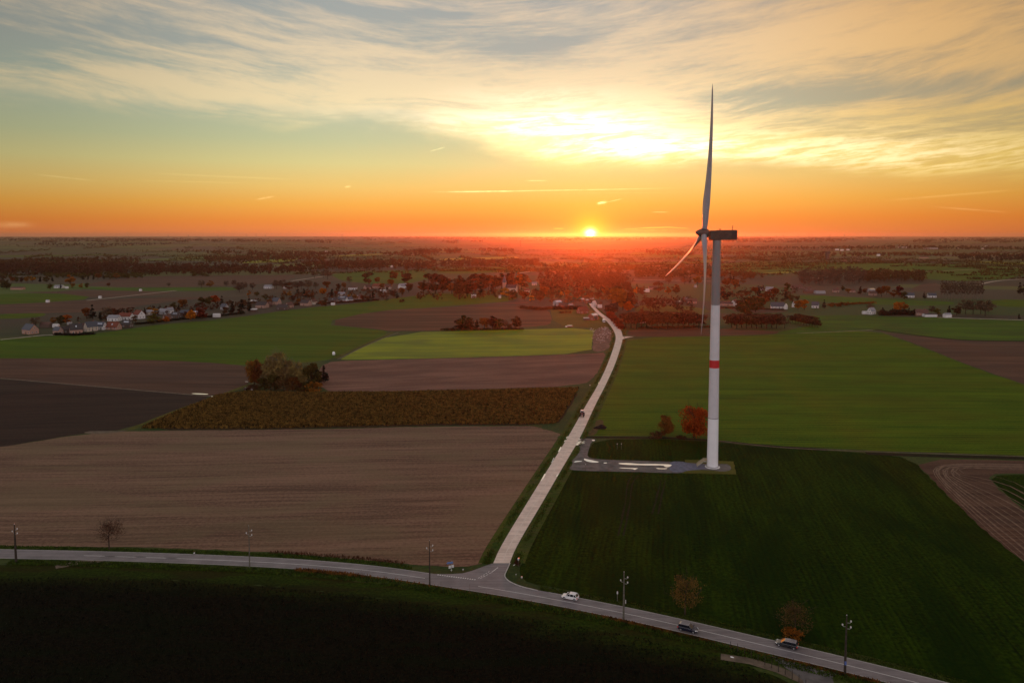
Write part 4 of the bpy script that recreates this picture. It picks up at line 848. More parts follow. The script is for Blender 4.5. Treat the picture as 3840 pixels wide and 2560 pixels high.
def house(P,L,Wd,hw,hr,yaw,wm,rm,lb,sky=0,chim=1,kind='house',cat='house',group=None,doorside=1,hip=False,windows=True,over=.35):
    """L along the ridge (local x), Wd deep; local -y is the front"""
    o=empty(kind,P,R(yaw),lb,cat,group)
    if rm=='shine': hr=min(hr,max(.5,hr*.32)); hw+=.5
    l,w=L/2,Wd/2; m=MB(); m.add([(-l,-w,0),(l,-w,0),(l,w,0),(-l,w,0),(-l,-w,hw),(l,-w,hw),(l,w,hw),(-l,w,hw),(-l,0,hw+hr),(l,0,hw+hr)] if not hip else [(-l,-w,0),(l,-w,0),(l,w,0),(-l,w,0),(-l,-w,hw),(l,-w,hw),(l,w,hw),(-l,w,hw)],
      [(3,2,1,0),(0,1,5,4),(2,3,7,6)]+([(1,2,6,9,5),(3,0,4,8,7),(4,5,9,8),(6,7,8,9)] if not hip else [(1,2,6,5),(3,0,4,7),(4,5,6,7)]))
    m.build('wall',WM[wm],o)
    e=over; dz=e*hr/w; th=.22; r=MB()
    if not hip:
        for s in (-1,1):
            a=[(-l-e,s*(w+e),hw-dz),(l+e,s*(w+e),hw-dz),(l+e,0,hw+hr),(-l-e,0,hw+hr)]; b=[(x,y,z+th) for x,y,z in a]
            fs=[(4,5,6,7),(3,2,1,0),(0,1,5,4),(1,2,6,5),(3,0,4,7)]; 
            if s>0: fs=[f[::-1] for f in fs]
            r.add(a+b,fs)
    else:
        k=min(l*.75,w); a=[(-l-e,-w-e,hw),(l+e,-w-e,hw),(l+e,w+e,hw),(-l-e,w+e,hw),(-l+k,0,hw+hr),(l-k,0,hw+hr)]
        r.add(a,[(0,1,5,4),(1,2,5),(2,3,4,5),(3,0,4),(3,2,1,0)])
    rf=r.build('roof',RM[rm],o)
    for c in range(chim):
        x=l*(.55 if c==0 else -.6); c_=MB(); c_.box(x-.45,x+.45,-.4+.3,.4+.3,hw+hr*.55,hw+hr+1.0); ch=c_.build('chimney',WM['red'] if wm!='dark' else WM['dark'],rf)
    for s in range(sky):
        x=-l*.6+1.2*l*(s+.5)/sky; t0,t1=.35,.6; c_=MB(); nz=.06+th
        pts=[]
        for yy in (t0,t1):
            for xx in (-.6,.6): pts.append((x+xx,-w*(1-yy),hw+hr*yy+nz))
        c_.add([pts[0],pts[1],pts[3],pts[2]]+[(p[0],p[1],p[2]+.08) for p in (pts[0],pts[1],pts[3],pts[2])],[(4,5,6,7),(0,1,5,4),(1,2,6,5),(2,3,7,6),(3,0,4,7)]); c_.build('skylight',M_sky,rf)
    if windows:
        def win(cx,y,cz,ww,hh,axis,sgn,nm='window',mt=None):
            a=MB(); d=.07
            if axis=='y': a.box(cx-ww/2,cx+ww/2,*sorted((y,y+sgn*d)),cz-hh/2,cz+hh/2); 
            else: a.box(*sorted((y,y+sgn*d)),cx-ww/2,cx+ww/2,cz-hh/2,cz+hh/2)
            f=a.build(nm,M_frame if nm=='window' else M_door,o); b=MB(); q=.12
            if nm=='window':
                if axis=='y': b.box(cx-ww/2+q,cx+ww/2-q,*sorted((y+sgn*d,y+sgn*(d+.02))),cz-hh/2+q,cz+hh/2-q)
                else: b.box(*sorted((y+sgn*d,y+sgn*(d+.02))),cx-ww/2+q,cx+ww/2-q,cz-hh/2+q,cz+hh/2-q)
                b.build('pane',M_glass,f)
        n=max(2,int(L/3.4)); ds=n//2
        for i in range(n):
            x=-l+L*(i+.5)/n
            if i==ds: win(x,-w,1.1,1.0,2.15,'y',-1,'door')
            else: win(x,-w,1.55,1.3,1.3,'y',-1)
            if hw>4.4: win(x,-w,hw-1.3,1.1,1.3,'y',-1)
        for s in (-1,1):
            if Wd>5: win(-w*.45,s*l,1.6,1.2,1.3,'x',s); win(w*.45,s*l,1.6,1.2,1.3,'x',s)
            if not hip and hr>2.2: win(0,s*l,hw+hr*.25,1.1,1.2,'x',s)
    return o
# x, y (photo), width in photo units, wall h, roof h, yaw, wall, roof, skylights, chimneys, label, deep
def hs(ox,oy,rows,grp):
    for row in rows:
        x,y,w,hw,hr,yaw,wm,rm,sky,ch,lb=row[:11]; dp=row[11] if len(row)>11 else None
        P=G(ox+x/4,oy+y/4); wid=w/4*mpx(P); c=abs(math.cos(R(yaw))); s=abs(math.sin(R(yaw)))
        Wd=dp or min(9.5,max(3.6,wid*.55)); L=max(3.4,(wid-Wd*s)/max(c,.35)) if c>.35 else max(6,wid)
        if c<=.35: Wd=min(wid,11); L=dp or 12
        k='shed' if 'shed' in lb or 'outbuilding' in lb else ('barn' if 'barn' in lb else 'house')
        house(P,L,Wd,hw,hr,yaw,wm,rm,lb,sky,ch,k,k,grp if k=='house' else None,hip='hipped' in lb,windows=(k=='house'),over=.35 if k=='house' else .12)
GL='houses of the left village'; GS='houses up the slope from the left village'; GC='houses of the hamlet beside the lane'; GR='houses behind the turbine'; GF='houses of the right hand farms'
hs(0,490,[(280,1104,150,4.2,4.6,-28,'brick','slate',0,1,'detached pink brick house with slate roof, leftmost of the left village'),
(535,1106,92,3.4,3.0,-25,'brick','slate',0,1,'low pink brick house with slate roof beside the field edge'),(612,1098,70,3.4,3.0,60,'dark','dark',0,1,'small dark gabled house behind the low pink brick house'),
(700,1104,120,4.2,5.0,35,'brick','dark',1,1,'tall pink brick house with steep dark roof and one bright skylight'),(768,1078,64,4,3.4,70,'brick','brown',0,1,'narrow pink brick house between two steep dark roofs'),
(835,1080,90,4.6,4.4,65,'cream','slate',0,1,'cream gabled house with steep slate roof left of the skylight house'),(930,1066,96,3.6,3.8,-15,'white','slate',3,1,'white walled house with three skylights in its slate roof'),
(1045,1064,128,2.6,4.4,-12,'brick','red',1,1,'long low house with dark red tiled roof'),(1170,1046,92,3.4,3.8,-10,'dark','dark',4,1,'dark house with a row of bright skylights'),
(1052,986,112,3.4,2.6,-8,'white','grey',0,1,'long white terrace house with grey roof'),(1160,974,126,3.6,3.4,-8,'white','red',0,2,'long white house with red tiled roof'),
(1278,964,120,4.6,4.2,-38,'white','red',0,1,'white gabled house with red roof at the end of the terrace'),(515,1046,52,2.4,.8,0,'white','white',0,0,'low white outbuilding behind the pink brick houses'),
(640,1022,40,2.4,.6,10,'grey','shine',0,0,'small shed with a mirror bright roof left of the steep roofs'),(430,1046,110,3,2.2,-10,'dark','brown',0,0,'long dark brown barn behind the low pink brick house'),
(1380,930,62,3.2,2.2,0,'cream','grey',0,0,'small cream house behind the golden tree'),(1505,926,92,3.2,3.2,-20,'grey','grey',0,1,'wide grey roofed house behind the orange garden tree'),(1562,918,58,3.8,3.,60,'white','grey',0,1,'narrow white gabled house right of the wide grey roof'),
(1535,984,70,3.2,3.0,50,'brick','brown',0,1,'brown roofed brick house beside the orange garden tree'),(1618,962,96,3.2,3.6,-20,'dark','dark',3,1,'dark roofed house with three skylights near the field edge'),
(1700,944,84,3.4,3.4,-10,'dark','slate',0,1,'slate roofed dark house left of the fiery garden tree'),(1792,944,90,3.8,3.6,55,'grey','shine',0,1,'house with one mirror bright roof slope by the fiery tree'),
(1992,952,62,2.6,1.2,0,'white','white',0,0,'low white shed against the dark hedge'),(2062,884,76,3.6,3.6,-30,'grey','slate',0,1,'blue slate house in front of the conifers'),
(2335,830,56,3,1.4,0,'dark','shine',0,0,'bright flat roofed shed right of the conifers'),(2335,905,60,2.8,1.2,0,'dark','white',0,0,'white roofed shed below the tall conifers'),
(165,700,110,3,1.6,5,'brick','brown',0,0,'long pinkish farm barn at the far left'),(545,686,80,3.,2.2,-5,'white','grey',0,0,'white farm house between far trees at the left'),(615,690,28,2.4,1,0,'white','white',0,0,'tiny white shed beside the far white farm house'),
(440,818,26,2.5,.8,0,'white','shine',0,0,'tiny bright shed alone in the far green field'),(920,780,20,2.4,.8,0,'white','white',0,0,'tiny white shed beside the pale far lane'),(1292,714,20,2.5,.8,0,'white','white',0,0,'tiny white shed on the green strip left of the village')],GL)
hs(490,490,[(450,865,116,3.4,3.8,-15,'brick','dark',0,1,'dark roofed house left of the blue roofed gabled house'),(505,856,70,3,3,50,'dark','brown',0,1,'small brown roofed house behind the blue roofed gabled house'),(580,836,90,4.2,4.6,-30,'brick','slate',0,1,'tall pink gabled house with blue slate roof on the slope'),
(640,884,110,3.2,3.2,-12,'dark','dark',0,1,'long dark roofed house next to the field on the slope'),(700,866,66,3.6,3.2,55,'brick','brown',0,1,'pink brick gabled house right of the long dark roof'),(380,904,50,2.6,1,0,'white','white',0,0,'white shed with bright flat roof left on the slope'),
(850,846,104,3.6,3.8,-25,'brick','dark',0,1,'dark steep roofed house between rust coloured bushes'),(922,836,58,3.8,3,60,'cream','brown',0,1,'cream gabled house right of the dark steep roof'),(1100,820,84,3.2,3.2,-10,'dark','dark',1,1,'dark roofed house above the small white caravan'),
(1192,806,92,3.4,3.8,-15,'grey','slate',5,1,'slate house with five glittering skylights'),(1250,812,60,3.6,3.2,60,'white','slate',1,1,'white fronted narrow house right of the glittering skylights'),(1330,786,76,3.2,3.2,-10,'brick','brown',1,1,'brown roofed house next to the broad rust bushes'),
(1180,760,60,3.2,2.8,0,'cream','grey',0,0,'cream cottage uphill of the glittering skylights'),(1282,700,76,3.4,1.8,0,'white','brown',0,0,'white bungalow behind the orange trees on the slope'),(1415,696,66,3.8,3.2,50,'brick','brown',0,1,'pink gabled house left of the double gable'),
(1505,690,96,4.2,4.0,-35,'brick','red',0,1,'large pink brick house with red roof at the top of the slope'),(1560,726,60,2.8,1.8,-10,'grey','shine',0,0,'barn with mirror bright roof in the middle of the upper village'),(1605,692,62,3.4,3.,10,'cream','brown',0,1,'cream house right of the large red roofed house'),
(1742,690,90,4.4,4.2,45,'white','grey',0,1,'white gabled farm house beside the tall dark wood'),(510,690,84,3.4,2.6,-10,'white','grey',0,0,'white farm house among leafless trees above the slope'),(655,690,30,2.6,1.2,0,'white','white',0,0,'tiny white shed among leafless trees above the slope'),
(1100,842,34,2.2,.7,0,'white','white',0,0,'small white caravan shed at the field edge'),(1035,357,30,4,1.5,0,'white','white',0,0,'small white barn in the far plain left of the wood'),(1640,497,20,4,1.5,0,'white','white',0,0,'tiny white barn in front of the far wood'),(370,822,46,2.8,.9,0,'grey','white',0,0,'pale flat roofed shed behind the conifers')],GS)
hs(980,490,[(432,774,44,5.2,1.4,0,'white','dark',0,1,'white cube shaped house alone at the foot of the tall wood'),(672,778,20,3,1.2,0,'white','grey',0,0,'tiny white shed at the foot of the tall wood'),(1200,846,84,4.4,4.6,45,'grey','shine',0,1,'grey gabled house with a bright roof slope behind the dark hedge'),
(1250,866,70,3,3,0,'dark','brown',0,1,'dark house half hidden by the dark hedge'),(1322,862,50,2.6,1.4,20,'dark','shine',0,0,'low shed with bright roof right of the hedge'),(1425,812,48,3.2,2.8,50,'red','shine',0,1,'first of the small mirror roofed houses behind the hamlet'),(1468,822,44,3.2,2.8,50,'red','shine',0,1,'small mirror roofed house in the middle of the hamlet row'),
(1512,816,58,3.8,3.8,52,'red','shine',0,1,'larger mirror roofed house left of the lane'),(1537,862,52,4.4,3.6,60,'white','white',0,1,'white gabled house at the head of the lane'),(1432,918,112,3.2,4.2,35,'red','red',0,1,'long dark red farmhouse left of the bright roofed house'),
(1530,978,100,4.6,5.4,55,'red','shine',0,1,'red brick farmhouse with mirror bright roof beside the lane'),(1466,982,50,2.4,.6,0,'dark','white',0,0,'dark outbuilding with flat white roof beside the red farmhouse'),(1990,1004,80,5.0,5.2,40,'white','grey',1,1,'tall white house half hidden behind the orchard'),
(1995,722,96,3.6,1.4,0,'white','white',0,0,'long low white barn right of the hamlet'),(2080,700,80,3.2,2.6,0,'brick','brown',0,1,'brown roofed brick house behind the long white barn'),(2310,834,62,2.8,1.2,0,'dark','shine',0,0,'bright roofed shed in the bushes right of the hamlet'),(920,726,56,3.4,2.8,-10,'cream','brown',0,1,'cream house under the end of the tall wood'),
(1380,760,60,3.4,3,0,'red','brown',0,1,'small red house in front of the round wood'),(1090,716,40,3,2.6,30,'brick','brown',0,1,'small brick house left of the round wood'),(1590,866,40,2.6,1.2,0,'white','white',0,0,'low white outbuilding right of the lane head'),(990,660,46,3.2,2.4,0,'cream','grey',0,0,'pale cottage behind the church')],GC)
hs(1470,490,[(412,816,66,3.4,3.2,20,'dark','dark',2,1,'dark house with two skylights left of the long blade'),(352,828,50,2.4,.8,0,'dark','white',0,0,'white flat roofed shed left of the long blade'),(480,826,88,3,3.,-10,'brick','brown',0,1,'brown roofed house just left of the blade tip'),(508,680,26,3,2,30,'grey','shine',0,0,'tiny mirror roofed shed behind the lower blade'),
(790,846,120,2.8,2.6,-8,'brick','brown',0,1,'long pink bungalow right of the tower'),(870,846,84,3.4,4.0,50,'white','brown',0,1,'white gabled house with brown roof right of the tower'),(1190,712,76,3.8,3.,-30,'white','grey',0,1,'white house between dark conifers behind the turbine'),(1108,706,60,3.2,3.,10,'grey','dark',0,1,'grey house left of the white house between conifers'),
(1262,872,130,3.0,4.4,-14,'white','slate',0,1,'long white farmhouse with blue slate roof, right of the tall olive tree'),(1340,880,44,3.8,2.8,60,'white','white',0,0,'white gabled shed at the end of the slate farmhouse'),(1412,860,42,4,3.4,60,'white','brown',0,1,'white gable left of the two golden trees'),(1610,868,70,3.6,3.8,-30,'white','slate',0,1,'white house with slate roof right of the fiery tree'),
(1650,736,92,2.8,1.4,0,'grey','grey',0,0,'long grey shed in the pasture behind the turbine'),(1440,690,104,3.2,2.8,-6,'red','brown',0,1,'long red brick house above the pasture'),(1540,706,64,3,2.6,10,'red','brown',0,1,'small red brick house right of the long brick house'),(1565,730,120,3,2,0,'red','brown',0,0,'low red barn along the pasture edge'),(1795,726,50,3.4,2.6,0,'brick','brown',0,1,'brick house at the far end of the pasture')],GR)
hs(1837.5,490,[(330,720,46,3.4,2.6,0,'white','brown',0,1,'small white fronted cottage left of the poplar plantation foot'),(470,724,64,3,2.2,0,'brick','brown',0,1,'low brick cottage under the poplar plantation'),(652,720,76,3.8,3.4,30,'grey','shine',0,1,'house with pale shining roof below the plantation'),(668,754,72,3.6,3.2,-10,'brick','brown',0,1,'pink brick house in front of the pale shining roof'),
(1005,772,84,3.4,3.6,-14,'white','slate',0,1,'slate roofed white cottage at the right, left of the lone conifer'),(1210,772,74,3.2,3.,-8,'white','slate',0,1,'slate roofed white cottage at the right, by the poplar grove'),(655,926,84,4,3.6,35,'white','grey',0,1,'white gabled farmhouse at the left end of the dark hedge'),(598,924,50,2.4,.8,0,'white','white',0,0,'low white shed at the left end of the dark hedge'),
(1115,936,110,3.4,3.4,-10,'brick','brown',0,1,'pink farmhouse right of the dark hedge'),(1190,948,110,2.6,1.0,0,'white','dark',0,0,'long low white outbuilding in front of the pink farmhouse'),(1352,954,70,3,1.6,10,'white','grey',0,0,'pale shed at the roadside right of the pink farmhouse'),
(340,340,30,6,3,0,'white','white',0,0,'far white barn beside the water tower'),(385,345,26,6,3,0,'white','white',0,0,'far white barn right of the water tower'),(440,342,24,6,3,0,'white','white',0,0,'third far white barn right of the water tower'),(720,392,28,5,3,0,'white','white',0,0,'lone far white barn in the plain at the right'),(950,320,100,6,2,0,'grey','white',0,0,'very long pale shed in the far plain'),(1200,330,130,6,2,0,'grey','white',0,0,'longest pale shed in the far plain at the right'),
(1464,326,22,8,3,0,'white','white',0,0,'far white shed before the dark far trees'),(1690,334,44,7,3,0,'cream','white',0,0,'far cream barn near the right edge'),(1710,312,18,8,3,0,'white','white',0,0,'far white shed above the cream barn'),(1140,412,80,4,2.4,0,'brick','brown',0,0,'far brown barn below the longest pale shed')],GF)
def far_win(): pass
# low dark hedges round gardens
LM['round']=LM['con']
def leaf_mass(name,pts,h,n,leaf,kind,lb,cat,w=2.2,kindp=None,rng=None,asp=1.,up=0.):
    """leaves packed along a line (world points): a clipped or rough hedge"""
    rng=rng or np.random.default_rng(len(pts)*31+n); P=np.array([(p.x,p.y) for p in pts]); seg=np.linalg.norm(np.diff(P,axis=0),axis=1); cum=np.concatenate([[0],np.cumsum(seg)])
    s=rng.random(n)*cum[-1]; x=np.interp(s,cum,P[:,0]); y=np.interp(s,cum,P[:,1]); hh=h*(.78+.22*np.sin(s*.35+1)*np.sin(s*.13)); 
    C=np.stack([x+rng.normal(size=n)*w*.35,y+rng.normal(size=n)*w*.35,hh*rng.random(n)**.8+.05],1)
    V,F=quads(C,leaf,rng,asp,up); V[:,2]=np.maximum(V[:,2],.02); o=np_mesh(name,V,F,LM[kind]); return tag(o,lb,cat,None,kindp)
hd=leaf_mass
hd('hedge',[G(1398,724),G(1412,738),G(1428,756)],5.5,2600,1.0,'red','dark red hedge curving beside the concrete lane','hedge',5)
hd('hedge',[G(1271,711),G(1303,711),G(1340,710)],4.5,1600,1.0,'round','dark clipped hedge in front of the hamlet','hedge',3)
hd('hedge',[G(2020,724),G(2060,723),G(2105,723)],6.5,2600,1.1,'con','tall black hedge at the right hand farm','hedge',4)
hd('hedge',[G(310,746),G(380,738),G(450,731)],2.4,1500,.9,'con','dark hedge along the field edge of the left village','hedge',2.5)
hd('hedge',[G(450,731),G(500,727),G(560,720)],2.4,1300,.9,'con','dark hedge continuing right below the conifers','hedge',2.5)
hd('hedge',[G(125,769),G(170,771),G(215,768)],2.2,1200,.8,'con','dark hedge in front of the pink brick houses','hedge',2)
hd('hedge',[G(640,703),G(700,700),G(760,697),G(870,690)],2.6,2400,1.0,'brown','brown hedge along the upper village field edge','hedge',2.5)
hd('hedge',[G(1470,754),G(1560,752),G(1640,751)],1.6,1400,.8,'brown','brown undergrowth below the orchard','hedge',3)
hd('hedge',[G(1015,759),G(1060,757),G(1110,758),G(1200,757)],2.2,1600,.8,'brown','low brown hedge under the trees in the ridged field','hedge',3)
hd('hedge',[G(1196,708),G(1240,712),G(1268,710)],4,1500,1.0,'brown','rough brown hedge left of the dark clipped hedge','hedge',4)
hd('hedge',[G(1640,707),G(1700,709),G(1800,712)],1.8,1400,.8,'brown','brown hedge on the pasture below the pink bungalow','hedge',2.5)
hd('hedge',[G(1900,702),G(1960,699),G(2010,697)],3,1200,.9,'rust','rusty hedge right of the slate farmhouses','hedge',3)
# woods that read as one mass
WP={}
def wood(name,outline,h,kind,n,lb,trunks=True,cw=1.0,leaf=1.5,q=70,seed=1,kind2=None,zt=False):
    rng=np.random.default_rng(seed); P=[G(*p) for p in outline]; xs=[p.x for p in P]; ys=[p.y for p in P]; poly=[(p.x,p.y) for p in P]
    def inside(x,y):
        c=False
        for i in range(len(poly)):
            x1,y1=poly[i]; x2,y2=poly[i-1]
            if (y1>y)!=(y2>y) and x<(x2-x1)*(y-y1)/(y2-y1)+x1: c=not c
        return c
    pts=[]; 
    while len(pts)<n:
        x=rng.uniform(min(xs),max(xs)); y=rng.uniform(min(ys),max(ys))
        if inside(x,y): pts.append((x,y))
    Vs=[];Fs=[];nv=0; tb=MB()
    for x,y in pts:
        H=h*(.75+.45*rng.random()); r=h*.46*cw*(.8+.5*rng.random()); z0=float(terr(x,y)); h0=H*(.16 if trunks else .05)
        C=crown_pts('round',q,rng,h0,H,r,7)+np.array([x,y,z0]); V,F=quads(C,leaf,rng,1.1,.3); Vs.append(V); Fs.append(F+nv); nv+=len(V)
        if trunks: tb.tube([(x,y,z0),(x,y,z0+H*.7)],[h*.016,h*.008],3,False)
    V=np.concatenate(Vs); F=np.concatenate(Fs)
    if trunks:
        Tf=np.array([f for f in tb.f],dtype=np.int32); V=np.concatenate([V,np.array(tb.v)]); F=np.concatenate([F,Tf+nv])
    o=np_mesh(name,V,F,LM[kind]); return tag(o,lb,'wood',None,'stuff')
wd=wood
wd('wood',[(1238,674),(1300,678),(1390,680),(1446,672),(1450,650),(1400,638),(1300,634),(1240,640)],18,'brown',210,'round topped brown wood under the setting sun',seed=2)
wd('wood',[(-60,636),(160,636),(330,634),(560,632),(700,630),(700,617),(500,616),(250,612),(-60,612)],15,'brown',800,'long dark wood across the left middle distance',seed=3,q=55,leaf=1.9)
wd('wood',[(1010,616),(1100,616),(1237,612),(1237,604),(1100,606),(1010,608)],18,'brown',150,'straight edged wood left of the sun',seed=4,q=55,leaf=2.0)
wd('wood',[(690,620),(840,622),(1005,620),(1005,608),(850,606),(690,608)],17,'brown',220,'brown wood in the middle of the left distance',seed=5,q=55,leaf=2.)
wd('wood',[(1838,656),(1880,658),(1985,652),(1985,636),(1900,634),(1838,638)],22,'bare',160,'leafless poplar plantation behind the right hand farms',seed=6,q=60,cw=.7,leaf=1.3)
wd('wood',[(1985,650),(2060,649),(2122,648),(2125,638),(2060,637),(1985,638)],18,'brown',130,'dark brown wood right of the leafless plantation',seed=7,q=60)
wd('wood',[(480,604),(560,603),(700,600),(760,596),(700,590),(560,592),(470,596)],14,'brown',200,'scattered brown woods left beyond the long wood',seed=8,q=45,leaf=2.4)
wd('wood',[(0,606),(150,604),(330,602),(330,597),(150,598),(0,600)],12,'brown',150,'thin line of woods at the far left',seed=9,q=45,leaf=2.6)
wd('wood',[(925,584),(980,586),(1060,582),(1060,577),(980,578),(925,580)],20,'brown',110,'far wood hill left of the sun',seed=10,q=40,leaf=3.2)
wd('wood',[(1460,640),(1520,642),(1580,640),(1580,630),(1510,628),(1455,632)],13,'brown',90,'brown wood behind the upper blade village',seed=11,q=50,leaf=1.8)
wd('wood',[(1585,636),(1640,640),(1740,641),(1740,634),(1640,630),(1585,630)],13,'brown',90,'brown wood behind the turbine tower',seed=12,q=50,leaf=1.8)
wd('wood',[(1480,584),(1510,587),(1600,590),(1600,585),(1510,580),(1480,579)],16,'brown',70,'far wood right of the sun',seed=13,q=45,leaf=2.6)
wd('wood',[(1650,572),(1850,574),(2100,572),(2352,576),(2352,571),(2100,567),(1850,569),(1650,568)],12,'con',420,'far tree belts of the plain at the right',seed=14,q=26,leaf=4.5,trunks=False)
wd('wood',[(1650,585),(1800,588),(1990,590),(2100,588),(2352,592),(2352,585),(2100,582),(1850,582),(1650,580)],9,'brown',420,'broken tree belts in the right plain',seed=15,q=26,leaf=3.2,trunks=False)
wd('wood',[(2200,598),(2280,600),(2352,600),(2420,600),(2420,592),(2300,590),(2200,592)],13,'con',110,'dark far wood at the right edge',seed=16,q=40,leaf=2.8,trunks=False)
wd('wood',[(80,566),(250,568),(400,564),(400,561),(250,563),(80,563)],11,'con',120,'far dark tree line at the left',seed=17,q=26,leaf=5,trunks=False)
wd('wood',[(560,588),(700,590),(800,587),(800,583),(650,583),(560,584)],12,'brown',130,'far woods in the left plain',seed=18,q=32,leaf=3.2,trunks=False)
wd('wood',[(700,559.5),(760,560),(760,557.5),(700,557.5)],16,'con',40,'tiny far wood on the left horizon',seed=19,q=26,leaf=6,trunks=False)
wd('wood',[(1025,560),(1050,560),(1050,557.5),(1025,557.5)],22,'con',24,'tiny far wood on the horizon left of the sun',seed=20,q=26,leaf=6,trunks=False)
wd('wood',[(1100,577),(1180,580),(1180,574),(1100,572)],11,'brown',70,'far village trees left of the sun',seed=21,q=30,leaf=3.6,trunks=False)
wd('wood',[(-60,612),(60,612),(250,612),(330,610),(330,606),(100,606),(-60,606)],11,'brown',140,'second tree line at the far left',seed=22,q=40,leaf=2.6,trunks=False)
wd('wood',[(100,640),(330,640),(330,634),(100,634)],9,'olive',90,'garden trees of the far left farms',seed=23,q=40,leaf=1.8)
wd('wood',[(400,582),(1000,588),(1000,580),(400,576)],9,'brown',230,'scattered hedgerow trees in the left plain',seed=24,q=24,leaf=3.6,trunks=False)
wd('wood',[(1620,690),(1840,700),(1840,668),(1640,662)],8,'brown',60,'garden undergrowth between the houses behind the turbine',seed=25,q=40,leaf=1.1,trunks=False)
wd('wood',[(500,716),(700,700),(900,684),(900,664),(700,672),(500,700)],6,'brown',130,'garden undergrowth of the upper village',seed=26,q=36,leaf=1.1,trunks=False)
wd('wood',[(960,690),(1210,690),(1300,700),(1380,700),(1440,690),(1440,676),(1200,672),(960,678)],8,'brown',150,'garden undergrowth of the hamlet',seed=27,q=36,leaf=1.2,trunks=False)
wd('wood',[(180,742),(350,728),(500,712),(500,700),(300,712),(180,728)],5,'brown',70,'garden undergrowth of the left village',seed=28,q=36,leaf=1.0,trunks=False)
wd('wood',[(1465,720),(1600,716),(1600,690),(1450,690)],8,'brown',70,'garden undergrowth between the hamlet and the turbine',seed=29,q=36,leaf=1.1,trunks=False)
# horizon fringe
def fringe():
    rng=np.random.default_rng(77); n=2600; a=np.radians(rng.uniform(-35,35,n)); r=rng.uniform(9000,24000,n); x=r*np.sin(a); y=r*np.cos(a); keep=(np.sin(x/1400+y/2100)+np.sin(x/500-y/900))>.15
    x=x[keep]; y=y[keep]; z=terr(x,y); C=[]
    for i in range(9): C.append(np.stack([x+rng.normal(size=len(x))*28,y+rng.normal(size=len(x))*28,z+4+rng.random(len(x))*10],1))
    V,F=quads(np.concatenate(C),16,rng,1.6,0); o=np_mesh('wood',V,F,LM['con']); tag(o,'hedgerows and copses of the plain out to the horizon','wood',None,'stuff')
fringe()
def hedgerows():
    rng=np.random.default_rng(31); C=[]
    for i in range(190):
        a=math.radians(rng.uniform(-37,37)); r=1/rng.uniform(1/11000,1/1900); x0=r*math.sin(a); y0=r*math.cos(a); px_=1176+1806.8*x0/y0*1.0
        th=R(17)+(0 if rng.random()<.7 else math.pi/2)+rng.normal()*.12; L=rng.uniform(60,420)*(1+r/4000); n=int(L/9*(9 if r<3500 else 5)); s=rng.random(n)*L; lump=.35+.65*np.clip(np.sin(s/ (14+r/400.)+i)+rng.random(n)*.6,0,1)
        x=x0+math.cos(th)*(s-L/2)+rng.normal(size=n)*2; y=y0+math.sin(th)*(s-L/2)+rng.normal(size=n)*2; z=terr(x,y)+rng.random(n)*lump*(7+r/900.); C.append(np.stack([x,y,z],1))
    V,F=quads(np.concatenate(C),3.0,rng,1.2,0); V[:,2]=np.maximum(V[:,2],.02); o=np_mesh('hedgerow_trees',V,F,LM['olive']); tag(o,'broken hedgerows and small trees between the far fields','hedgerow',None,'stuff')
hedgerows()
# ------------------------------------------------------------ far landmarks
def church():
    P=G(980+715/4,490+722/4); o=empty('church',P,R(-15),'small village church with a pointed spire rising from the tall dark wood','church')
    m=MB(); m.box(-2.6,2.6,-2.6,2.6,0,15); m.build('tower',WM['brick'],o)
    s=MB(); s.add([(-3,-3,15),(3,-3,15),(3,3,15),(-3,3,15),(0,0,28)],[(0,1,4),(1,2,4),(2,3,4),(3,0,4),(3,2,1,0)]); s.build('spire',RM['slate'],o)
    n=MB(); n.add([(2.6,-5,0),(20,-5,0),(20,5,0),(2.6,5,0),(2.6,-5,7),(20,-5,7),(20,5,7),(2.6,5,7),(2.6,0,12),(20,0,12)],[(0,1,5,4),(2,3,7,6),(1,2,6,9,5),(3,0,4,8,7)]); n.build('nave',WM['cream'],o)
    r=MB(); 
    for sg in (-1,1):
        f=[(0,1,2,3)] if sg<0 else [(3,2,1,0)]; r.add([(2.61,sg*5.4,6.7),(20.4,sg*5.4,6.7),(20.4,0,12.2),(2.61,0,12.2)],f)
    r.build('roof',RM['dark'],o)
church()
def wtower():
    P=G(1837.5+250/4,490+430/4); o=empty('water_tower',P,R(20),'tall dark square water tower in the far plain right of the turbine','water tower'); H=31
    m=MB(); m.box(-4.6,4.6,-4.6,4.6,0,H*.72); m.build('shaft',WM['dark'],o); m=MB(); m.box(-6,6,-6,6,H*.72,H); m.build('tank',WM['dark'],o); m=MB(); m.box(-6.3,6.3,-6.3,6.3,H,H+.8); m.build('roof',RM['dark'],o)
    for i in range(4):
        m=MB(); m.box(-3.4+i*2,-2.6+i*2,-6.08,-6.0,H*.78,H*.94); m.build('window',M_glass,o)
wtower()
P=G(1196,565.5); o=empty('radio_mast',P,0,'thin far mast standing left of the sun on the plain','mast'); m=MB(); m.tube([(0,0,0),(0,0,45)],[2.2,1.4],8); m.build('shaft',WM['dark'],o); m=MB(); m.box(-3,3,-3,3,40,44); m.build('platform',WM['dark'],o)
M_ft=plain('far_turbine_paint',(.16,.13,.13),.6,var=.05)
ftm=MB(); ftm.tube([(0,0,0),(0,0,95)],[3.4,2.2],8)
for k in range(3):
    a=.5+k*2*math.pi/3; ftm.tube([(0,-4,95),(math.sin(a)*48,-4,95+math.cos(a)*48)],[2.4,1.0],5)
ftm.box(-3,3,-5,6,93,98)
fo=None
